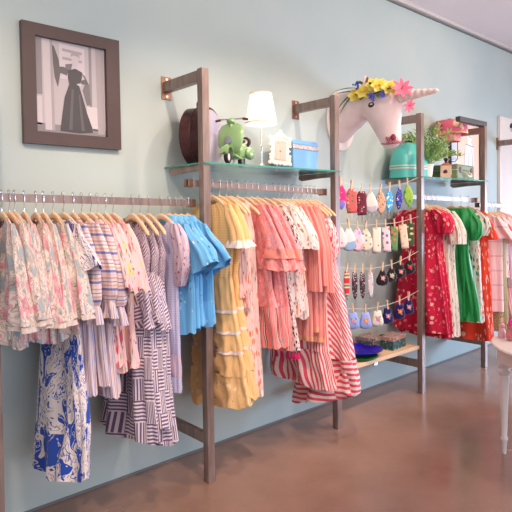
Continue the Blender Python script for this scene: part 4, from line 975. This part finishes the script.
MB().tube([(-.056, -.42, -.225), (-.052, -.48, -.232), (-.03, -.527, -.228), (0, -.537, -.225), (.03, -.527, -.228), (.052, -.48, -.232), (.056, -.42, -.225)], .005, 6).build('mouth', plain('mouth_mauve', W(176, 110, 112), .6), t, label='mauve stitched mouth')
s = MB()
for k in range(70):
    a = -1.5+3.0*k/69; q = ((k*7) % 9)/9; s.ball((-.064*math.sin(a), -.462-.074*math.cos(a), -.222+.042*q), .0065, (1, .8, 1), 6)
s.build('muzzle_speckle', plain('muzzle_rose', W(176, 96, 104), .7), t)
MB().lathe([(.001, 0), (.17, 0), (.17, .012), (.001, .012)], n=36, sy=1.35, cap=False).build('mount_plate', M['white'], t, loc=(0, -.002, 0), rot=(PI/2, 0, 0))

# flower crown
t = thing('flower_crown', 'artificial flower crown with yellow, blue and pink flowers on unicorn head', 'flower crown', (UX, -.36, 2.31))
leafm = plain('leaf_green', W(98, 138, 72), .5, var=.15, scale=30); vine = plain('vine_green', W(84, 104, 60), .6)
C0 = Vector((UX, -.36, 2.31))
pts = []
for k in range(41):
    a = 2*PI*k/40; pts.append((.112*math.cos(a), .178*math.sin(a), -.015-.03*math.sin(a)+.006*math.sin(5*a)))
MB().tube(pts, .006, 7, cap=False).build('vine', vine, t)
def petal_flower(name, P, d, r, col, npet=6, cup=.4, wid=.34, center=None, label=None):
    d = Vector(d).normalized(); u = d.cross(Vector((0, 0, 1))).normalized(); v = d.cross(u); s = MB(); P = Vector(P)-C0
    for k in range(npet):
        a = 2*PI*k/npet; e = u*math.cos(a)+v*math.sin(a); f_ = d.cross(e); rows = []
        for q in (0.02, .25, .5, .75, .97):
            c = P+e*(r*q)+d*(r*cup*q*(1-q*.5)); w = r*wid*math.sin(PI*min(.97, q*.85+.1)); th_ = r*.03
            rows.append([c+f_*w-d*0, c+d*(th_-w*.25), c-f_*w, c-d*(th_+w*.25)])
        s.quadgrid(rows, 0, True, None, True, True)
    o = s.build(name, col, t, label=label)
    c2 = MB(); p1 = P; p2 = P+d*r*.55
    if center: c2.tube([p1, p1+d*r*.25, p2], [r*.10, r*.16, r*.24] if center[1] else [r*.05, r*.05, r*.03], 10).build('flower_center', center[0], o)
    return o
ye_ = plain('daffodil_yellow', W(252, 232, 112), .55); yo = plain('daffodil_cup', W(250, 206, 50), .55); pk_ = plain('lily_pink', W(246, 110, 136), .55); pk2 = plain('lily_center', W(176, 60, 90), .5)
for k, (y, z, x) in enumerate([(-.236, 2.312, 3.245), (-.315, 2.322, 3.238), (-.39, 2.362, 3.25), (-.445, 2.345, 3.24), (-.515, 2.322, 3.262)]):
    petal_flower('daffodil', (x, y, z), (-.8, -.35-.1*k, .45), .062, ye_, 6, .22, .40, (yo, True))
petal_flower('pink_lily', (3.28, -.60, 2.300), (-.6, -.7, .35), .080, pk_, 8, .45, .19, (pk2, False), 'large pink lily at the horn base')
petal_flower('pink_lily', (3.40, -.575, 2.205), (-.2, -.85, -.3), .056, pk_, 7, .45, .22, (pk2, False), 'smaller pink lily under the horn')
petal_flower('white_blossom', (3.25, -.13, 2.318), (-.8, -.2, .4), .026, M['white'], 5, .3, .4)
bl2 = plain('hyacinth_blue', W(112, 116, 222), .6)
for y, z, x, n_ in ((-.225, 2.392, 3.27, 16), (-.375, 2.272, 3.235, 18), (-.465, 2.288, 3.24, 22), (-.19, 2.300, 3.245, 8)):
    s = MB()
    for k in range(n_): s.ball((x-C0.x+R.uniform(-.012, .012), y-C0.y+R.uniform(-.024, .024), z-C0.z+R.uniform(-.026, .026)), R.uniform(.006, .010), (1, 1, 1), 7)
    s.build('blue_flower_cluster', bl2, t)
def leaf(p0, dirv, L, w, col, bend=-.3, mb=None):
    p0 = Vector(p0); d = Vector(dirv).normalized(); sd = d.cross(Vector((0.3, .2, 1))).normalized(); up_ = sd.cross(d); rows = []
    for q in (0, .2, .45, .7, .9, 1.0):
        c = p0+d*(L*q)+Vector((0, 0, 1))*(bend*L*q*q); ww = w*math.sin(PI*min(.98, q*.9+.08)); rows.append([c-sd*ww, c+up_*ww*.25, c+sd*ww, c-up_*ww*.12])
    mb.quadgrid(rows, 0, True, None, True, True)
lv_ = [((-.085, .10, .035), (-.3, 1, .12), .21, .008, -.10), ((-.09, .11, .03), (-.35, .9, .0), .17, .010, -.75), ((-.09, .13, .03), (-.3, .8, -.5), .15, .010, -.5), ((-.09, .10, .05), (-.4, .9, .3), .19, .006, -.3), ((-.08, .07, .07), (-.5, .3, .6), .06, .014, -.2), ((-.09, -.02, .04), (-.6, .1, .6), .06, .014, -.2), ((-.1, -.06, -.02), (-.5, -.5, -.4), .07, .014, -.1), ((-.09, -.13, .0), (-.4, -.8, .1), .09, .013, -.2), ((-.09, .06, -.0), (-.5, .4, -.5), .06, .012, -.1), ((.1, .0, .02), (.7, .2, .3), .07, .014, -.2), ((.1, .1, .02), (.7, .5, .3), .08, .014, -.2)]
for p0, d, L, w, b_ in lv_:
    mb = MB(); leaf(p0, d, L, w, None, b_, mb); mb.build('leaf', leafm, t)
# ------------------------------------------------------------ things on the second glass shelf
tq = NT('turquoise_vinyl', .35, 0, .4, coat=.2); tq.color(W(88, 192, 178)); tq = tq.m
t = thing('travel_case', 'turquoise domed vintage case with cream piping under the unicorn head', 'case', (4.05, -.17, SZ)); t.scale = (1, 1, 1.14)
def domed(mb, x0, x1, z0, z1, hw, flat=.0, n=18):
    prof = [(-hw, z0), (-hw*1.04, lerp(z0, z1, .3))]+[(-hw*1.04*math.cos(q), lerp(z0, z1, .3)+(z1-lerp(z0, z1, .3))*math.sin(q)) for q in [PI*k/n for k in range(1, n)]]+[(hw*1.04, lerp(z0, z1, .3)), (hw, z0)]
    return mb.quadgrid([[(x, a*s_, z0+(b-z0)*s2) for a, b in prof] for x, s_, s2 in ((x0, .9, .92), (x0+.012, 1, 1), (x1-.012, 1, 1), (x1, .9, .92))], 0, True, None, True, True)
def domel(mb, z0, z1, a0, b0, a1, b1, mi=0, n=40, k=3.2):
    rows = []
    for z, a, b in ((z0, a0, b0), (z1, a1, b1)):
        rows.append([(a*math.copysign(abs(math.cos(q))**(2/k), math.cos(q)), b*math.copysign(abs(math.sin(q))**(2/k), math.sin(q)), z) for q in [2*PI*j/n for j in range(n)]])
    return mb.quadgrid(rows, mi, True, None, True, True)
domel(MB(), 0, .062, .205, .11, .20, .108).build('case_body', tq, t)
bd = domel(MB(), .062, .072, .204, .112, .204, .112).build('piping_band', plain('cream_piping', W(214, 200, 182), .5), t); 
domel(MB(), .082, .090, .204, .112, .202, .111).build('piping_band', bd.data.materials[0], t)
domel(MB(), .072, .082, .202, .110, .202, .110).build('middle_band', tq, t)
rows = []
for q in (0, .2, .4, .6, .75, .88, .96, 1):
    f_ = math.sqrt(max(0, 1-q*q*.83)) ; rows.append([(.200*f_*math.copysign(abs(math.cos(p))**.62, math.cos(p)), .108*f_*math.copysign(abs(math.sin(p))**.62, math.sin(p)), .09+.165*q) for p in [2*PI*j/40 for j in range(40)]])
lid = MB().quadgrid(rows, cap0=True, cap1=True).build('domed_lid', tq, t)
MB().tube([(-.07, 0, .250), (-.055, 0, .268), (.0, 0, .274), (.055, 0, .268), (.07, 0, .250)], .006, 8).build('carry_handle', M['black'], lid)
# plant
t = thing('potted_plant', 'feathery green plant in a white pot behind the steel post', 'plant', (4.19, -.24, SZ))
MB().lathe([(.045, 0), (.058, .105), (.062, .108), (.062, .118), (.052, .118), (.048, .09)], n=28, cap=False).build('pot', M['white'], t)
MB().lathe([(.001, .095), (.05, .098)], n=20, cap=False).build('soil', plain('soil', W(70, 52, 42), .9), t)
pl = [plain('frond_green', W(136, 170, 84), .55, var=.2, scale=40), plain('frond_light', W(178, 204, 112), .55, var=.15, scale=40)]
rr = random.Random(4)
for k in range(46):
    a = rr.uniform(0, 2*PI); el = rr.uniform(.45, 1.45); L = rr.uniform(.24, .40)
    mb = MB(); base = Vector((.02*math.cos(a), .02*math.sin(a), .10)); d = Vector((math.cos(a)*math.cos(el), math.sin(a)*math.cos(el)*.8, math.sin(el)+.25)).normalized()
    if base.y + d.y*L > .22: d.y *= .4
    st_ = [base+d*(L*q)+Vector((0, 0, -.12*q*q*(1.3-el)*L*4)) for q in [i/8 for i in range(9)]]
    mb.tube(st_, .0014, 4)
    for i in range(2, 9):
        for _ in range(4):
            a2 = rr.uniform(0, 2*PI); dd = (d*.6+Vector((math.cos(a2), math.sin(a2), rr.uniform(-.2, .9)))).normalized()
            leaf(st_[i], dd, rr.uniform(.038, .062), .0065, None, -.1, mb)
    mb.build('frond', pl[k % 2], t, auto=False)
# patterned bag
t = thing('patterned_box', 'small patterned box with red and cream bird print beside the plant', 'box', (4.405, -.30, SZ), .5); t.scale = (1.35, 1.35, 1.35)
tap(MB(), 0, .085, .050, .035, .048, .033).build('box_body', floral('red_cream_print', W(232, 206, 176), [(26, .42, .35, [W(200, 90, 60), W(130, 40, 50), W(240, 226, 200)], .6, 1)]), t, smooth=False, bevel=.003)
lid = tap(MB(), .085, .10, .049, .034, .030, .018).build('lid', plain('coral_lid', W(226, 110, 84), .5), t, smooth=False)
MB().lathe([(.010, .10), (.007, .112), (.014, .122), (.006, .135), (.001, .136)], n=14).build('finial', M['black'], lid)
# green suitcase
sg = plain('olive_green_leatherette', W(124, 142, 106), .5, var=.08, scale=30)
t = thing('suitcase', 'flat olive green vintage suitcase with cream handle', 'suitcase', (4.66, -.22, SZ), .12)
bd = MB().box((-.20, -.125, 0), (.20, .125, .082)).build('suitcase_body', sg, t, smooth=False, bevel=.010)
MB().box((-.20, -.125, .085), (.20, .125, .128)).build('lid', sg, t, smooth=False, bevel=.010)
MB().box((-.201, -.127, .081), (.201, .126, .086)).build('metal_rim', M['chrome'], t, smooth=False)
MB().box((-.199, -.124, .1285), (.199, .124, .131)).build('top_edge', plain('cream_welt', W(220, 206, 180), .6), t, smooth=False, bevel=.001)
MB().tube([(-.055, -.130, .062), (-.06, -.150, .050), (-.045, -.156, .032), (0, -.158, .026), (.045, -.156, .032), (.06, -.150, .050), (.055, -.130, .062)], .008, 8).build('carry_handle', plain('cream_handle', W(236, 218, 190), .5), t, label='cream handle')
for x in (-.13, .13): MB().box((x-.022, -.133, .058), (x+.022, -.124, .108)).build('latch', plain('latch_brown', W(150, 100, 90), .35, .6), t, smooth=False, bevel=.003)
# patterned shade lamp
t = thing('patterned_lamp', 'lamp with pink heart-and-diamond drum shade behind the green suitcase', 'lamp', (4.70, -.10, SZ))
t.location = (4.745, -.16, SZ+.131)
shp = floral('pink_shade_print', W(232, 110, 130), [(11, .42, .15, [W(240, 220, 180), W(236, 206, 160)], .15, 1.2), (22, .22, .3, [W(110, 90, 80)], .3, 1)])
shp.node_tree.nodes['Principled BSDF'].inputs['Roughness'].default_value = .7
rose = floral('rose_band_print', W(236, 150, 150), [(14, .45, .2, [W(206, 40, 90), W(240, 190, 170)], .3, 1)])
def drum(mb, r0, z0, r1, z1, n=40):
    rows = []; uvs = []
    for r_, z in ((r0, z0), (lerp(r0, r1, .5), (z0+z1)/2), (r1, z1)):
        rows.append([(r_*math.cos(2*PI*j/n), r_*math.sin(2*PI*j/n), z) for j in range(n)]); uvs.append([(.15*2*PI*j/n, z) for j in range(n+1)])
    rows += [[(p[0]*.985, p[1]*.985, p[2]) for p in r_] for r_ in reversed(rows)]; uvs += list(reversed(uvs))
    return mb.quadgrid(rows, 0, True, uvs)
drum(MB(), .152, .30, .140, .415).build('lamp_shade', shp, t, auto=False)
MB().lathe([(.151, .296), (.153, .304), (.150, .304)], n=40, cap=False).lathe([(.139, .412), (.141, .418), (.138, .418)], n=40, cap=False).build('shade_trim', plain('shade_gold_trim', W(226, 190, 120), .5), t)
drum(MB(), .085, .232, .09, .298).build('inner_shade', rose, t, auto=False, label='small rose-print lower shade')
MB().lathe([(.06, 0), (.06, .006), (.02, .014), (.005, .03), (.005, .40)], n=20).build('stem', M['black'], t)
mb = MB()
for a in (.5, 2.6, 4.7):
    c, d = math.cos(a), math.sin(a); mb = MB().tube([(0, 0, .05), (.04*c, .04*d, .045), (.068*c, .068*d, .07), (.068*c, .068*d, .23)], .0035, 7); mb.build('candle_arm', M['black'], t)
MB().tube([(.068*math.cos(2*PI*k/24), .068*math.sin(2*PI*k/24), .075) for k in range(25)], .002, 5).build('wire_ring', M['chrome'], t)
# print on wall behind
t = thing('wall_print', 'pale print of a lady in white, dark side frame, beyond the suitcase', 'picture', (4.99, 0, 1.74))
pm2 = [plain('print_peach', W(240, 210, 186), .5), plain('print_white', W(240, 236, 236), .5), plain('print_line', W(150, 130, 126), .5), plain('print_blue', W(196, 206, 220), .5)]
MB().box((0, -.02, 0), (.03, -.001, .62)).box((.62, -.02, 0), (.65, -.001, .62)).box((.03, -.02, .60), (.62, -.001, .62)).box((.03, -.02, 0), (.62, -.001, .02)).build('print_frame', plain('dark_frame', W(70, 50, 50), .4), t, smooth=False)
pr = MB()
def poly2(pts, mi, lay):
    k = len(pr.v); pr.v += [(x, -.006-.0005*lay, z) for x, z in pts]; pr.f.append(tuple(range(k, k+len(pts)))); pr.mi.append(mi); pr.uv.append(None)
poly2([(.03, .02), (.62, .02), (.62, .60), (.03, .60)], 0, 0); poly2([(.05, .02), (.15, .02), (.15, .58), (.05, .58)], 3, 1)
poly2([(.32, .36), (.38, .42), (.36, .50), (.40, .55), (.46, .54), (.47, .48), (.44, .42), (.50, .37), (.50, .05), (.28, .05)], 1, 2)
for a, b in (((.32, .36), (.30, .05)), ((.40, .34), (.39, .05)), ((.46, .36), (.49, .05)), ((.36, .50), (.46, .47)), ((.33, .40), (.50, .38))):
    dx, dz_ = b[0]-a[0], b[1]-a[1]; L = math.hypot(dx, dz_); nx, nz = -dz_/L*.004, dx/L*.004
    poly2([(a[0]-nx, a[1]-nz), (b[0]-nx, b[1]-nz), (b[0]+nx, b[1]+nz), (a[0]+nx, a[1]+nz)], 2, 3)
pr.build('print', pm2, t, smooth=False)

# ------------------------------------------------------------ white table
TX, TY, TR, TZ = 3.54, -1.68, .53, .66
t = thing('round_table', 'white painted round table with turned legs at the right edge', 'table', (TX, TY, 0))
MB().lathe([(.001, TZ-.022), (TR-.02, TZ-.022), (TR-.005, TZ-.018), (TR, TZ-.009), (TR-.006, TZ-.001), (TR-.02, TZ), (.001, TZ)], n=72, cap=False).build('table_top', M['white'], t)
MB().lathe([(TR-.045, TZ-.105), (TR-.035, TZ-.10), (TR-.035, TZ-.04), (TR-.022, TZ-.022), (TR-.08, TZ-.022), (TR-.08, TZ-.105)], n=72, cap=False).build('apron', M['white'], t)
a0 = math.atan2(.382, -.276)
for k in range(4):
    a = a0+k*PI/2
    MB().lathe([(.011, 0), (.012, .012), (.016, .075), (.021, .085), (.021, .095), (.016, .105), (.019, .2), (.027, .46), (.024, .475), (.034, .485), (.036, .497), (.026, .508), (.026, .520), (.036, .530), (.036, .60)], n=20).build('leg', M['white'], t, loc=((TR-.065)*math.cos(a), (TR-.065)*math.sin(a), 0))
gp = NT('pink_glass', .08, 0, .5, trans=.75); gp.color(W(250, 180, 184)); gp = gp.m
def jar(x, y, h, lab, fl=None):
    t = thing('pink_glass_vase', lab, 'vase', (x, y, TZ))
    MB().lathe([(.022, 0), (.028, .004), (.032, h*.4), (.022, h*.75), (.027, h), (.024, h), (.019, h*.75), (.028, h*.4), (.02, .008), (.001, .008)], n=24, cap=False).build('vase_body', gp, t)
    if fl:
        for dx, dz_, m in fl:
            o = MB().tube([(0, 0, .02), (dx, -.008, h+dz_)], .0015, 5).build('flower_stem', vine, t)
            s = MB()
            for k in range(8):
                q = 2*PI*k/8; s.ball((dx+.012*math.cos(q), -.008, h+dz_+.012*math.sin(q)), .010, (1, .8, 1), 8)
            s.ball((dx, -.014, h+dz_), .008, (1, 1, 1), 8); s.build('flower_head', m, o, auto=False)
mg = plain('magenta_petals', W(206, 30, 130), .6); yl2 = plain('yellow_petals', W(246, 190, 60), .6)
jar(3.385, -1.295, .10, 'pink glass vase with magenta and yellow flowers on white table', [(-.028, .02, mg), (.0, .012, mg), (.012, .05, yl2), (.03, .02, mg)])
t = thing('pink_figurine', 'slim pale pink rabbit figurine standing near the table edge', 'figurine', (3.415, -1.225, TZ))
pkf = plain('pale_pink_ceramic', W(244, 184, 184), .3)
MB().lathe([(.020, 0), (.024, .01), (.022, .04), (.014, .06), (.001, .07)], n=20, cap=False).build('figurine_body', pkf, t)
MB().ball((0, 0, .078), .016, (1, 1, 1), 12).build('figurine_head', pkf, t)
for sd in (-1, 1): MB().ball((sd*.008, 0, .108), .006, (1, .6, 3.2), 10).build('ear', pkf, t)
# ------------------------------------------------------------ light
w = bpy.data.worlds.new('daylight'); sc.world = w; w.use_nodes = True
bg = w.node_tree.nodes['Background']; bg.inputs['Color'].default_value = (.58, .75, 1.0, 1); bg.inputs['Strength'].default_value = .6
def area(name, loc, tgt, size, power, col, sy=None):
    l = bpy.data.lights.new(name, 'AREA'); l.shape = 'RECTANGLE'; l.size = size; l.size_y = sy or size; l.energy = power; l.color = col
    o = bpy.data.objects.new(name, l); COL.objects.link(o); o.location = loc
    o.rotation_euler = (Vector(tgt)-Vector(loc)).to_track_quat('-Z', 'Y').to_euler(); return o
def spot(name, loc, tgt, power, col, ang=50, blend=.6, r=.05):
    l = bpy.data.lights.new(name, 'SPOT'); l.energy = power; l.color = col; l.spot_size = math.radians(ang); l.spot_blend = blend; l.shadow_soft_size = r
    o = bpy.data.objects.new(name, l); COL.objects.link(o); o.location = loc
    o.rotation_euler = (Vector(tgt)-Vector(loc)).to_track_quat('-Z', 'Y').to_euler(); return o
WARM = (1, .79, .66); COOL = (.50, .68, 1.0)
area('shopfront_window', (8.7, -2.6, .95), (3.6, -.1, .15), 3.0, 150, COOL, 1.7).data.spread = math.radians(110)
area('warm_wall_fill', (2.6, -3.3, 3.2), (2.9, 0, 2.1), 5.5, 62, (1, .80, .64), .5)  # added soft panel that warms the upper wall, not a known fixture
area('front_fill', (1.5, -6.6, 1.6), (2.6, 0, 1.0), 4.5, 100, (.88, .87, 1.0), 2.4)  # added frontal fill for the garments
for i, (x, tx, tz) in enumerate([(.2, .9, 1.2), (1.5, 1.9, 1.25), (2.7, 2.5, 1.3), (3.6, 3.3, 1.4), (4.7, 4.4, 1.3), (5.6, 5.5, 1.4)]):
    spot('track_and_fill_spot', (x, -1.75, 3.2), (tx, -.2, tz), [112, 112, 100, 80, 72, 52][i], WARM, 62, .7, .05)
area('ceiling_fill', (4.6, -3.4, 2.3), (4.8, -2.6, 3.3), 1.6, 20, (1, .88, .82))  # added to brighten the ceiling, no fixture behind it
spot('table_fill', (3.75, -2.0, 3.2), (3.5, -1.6, .6), 60, WARM, 46, .8, .08)  # fill spot added to brighten the white table
spot('track_and_fill_spot', (5.3, -1.9, 3.15), (4.6, 0, 2.55), 26, (1, .70, .52), 60, 1, .1)  # extra fill added to warm the upper right wall
# bulb light of the table lamp
l = bpy.data.lights.new('lamp_bulb', 'POINT'); l.energy = 1.3; l.color = (.9, .93, 1.0); l.shadow_soft_size = .03
o = bpy.data.objects.new('lamp_bulb', l); COL.objects.link(o); o.location = (2.245, -.30, SZ+.31)

# ------------------------------------------------------------ camera
yaw, pitch, roll, f, cy = 0.7296, 0.0283, -0.0142, 549.4544, 230.6552
Fv = Vector((math.sin(yaw)*math.cos(pitch), math.cos(yaw)*math.cos(pitch), -math.sin(pitch)))
Rv = Vector((math.cos(yaw), -math.sin(yaw), 0)); Uv = Rv.cross(Fv)
R2v = Rv*math.cos(roll)+Uv*math.sin(roll); U2v = -Rv*math.sin(roll)+Uv*math.cos(roll)
cd = bpy.data.cameras.new('camera'); cam = bpy.data.objects.new('camera', cd); COL.objects.link(cam)
cd.sensor_width = 36; cd.sensor_fit = 'HORIZONTAL'; cd.lens = f*36/512; cd.shift_y = -(256-cy)/512; cd.clip_start = .02
m = Matrix(((R2v.x, U2v.x, -Fv.x, 0), (R2v.y, U2v.y, -Fv.y, -2.7513), (R2v.z, U2v.z, -Fv.z, 1.45), (0, 0, 0, 1)))
cam.matrix_world = m; sc.camera = cam
vs = sc.view_settings; vs.view_transform = 'Standard'; vs.look = 'None'; vs.gamma = 1; vs.use_curve_mapping = False; vs.exposure = 0
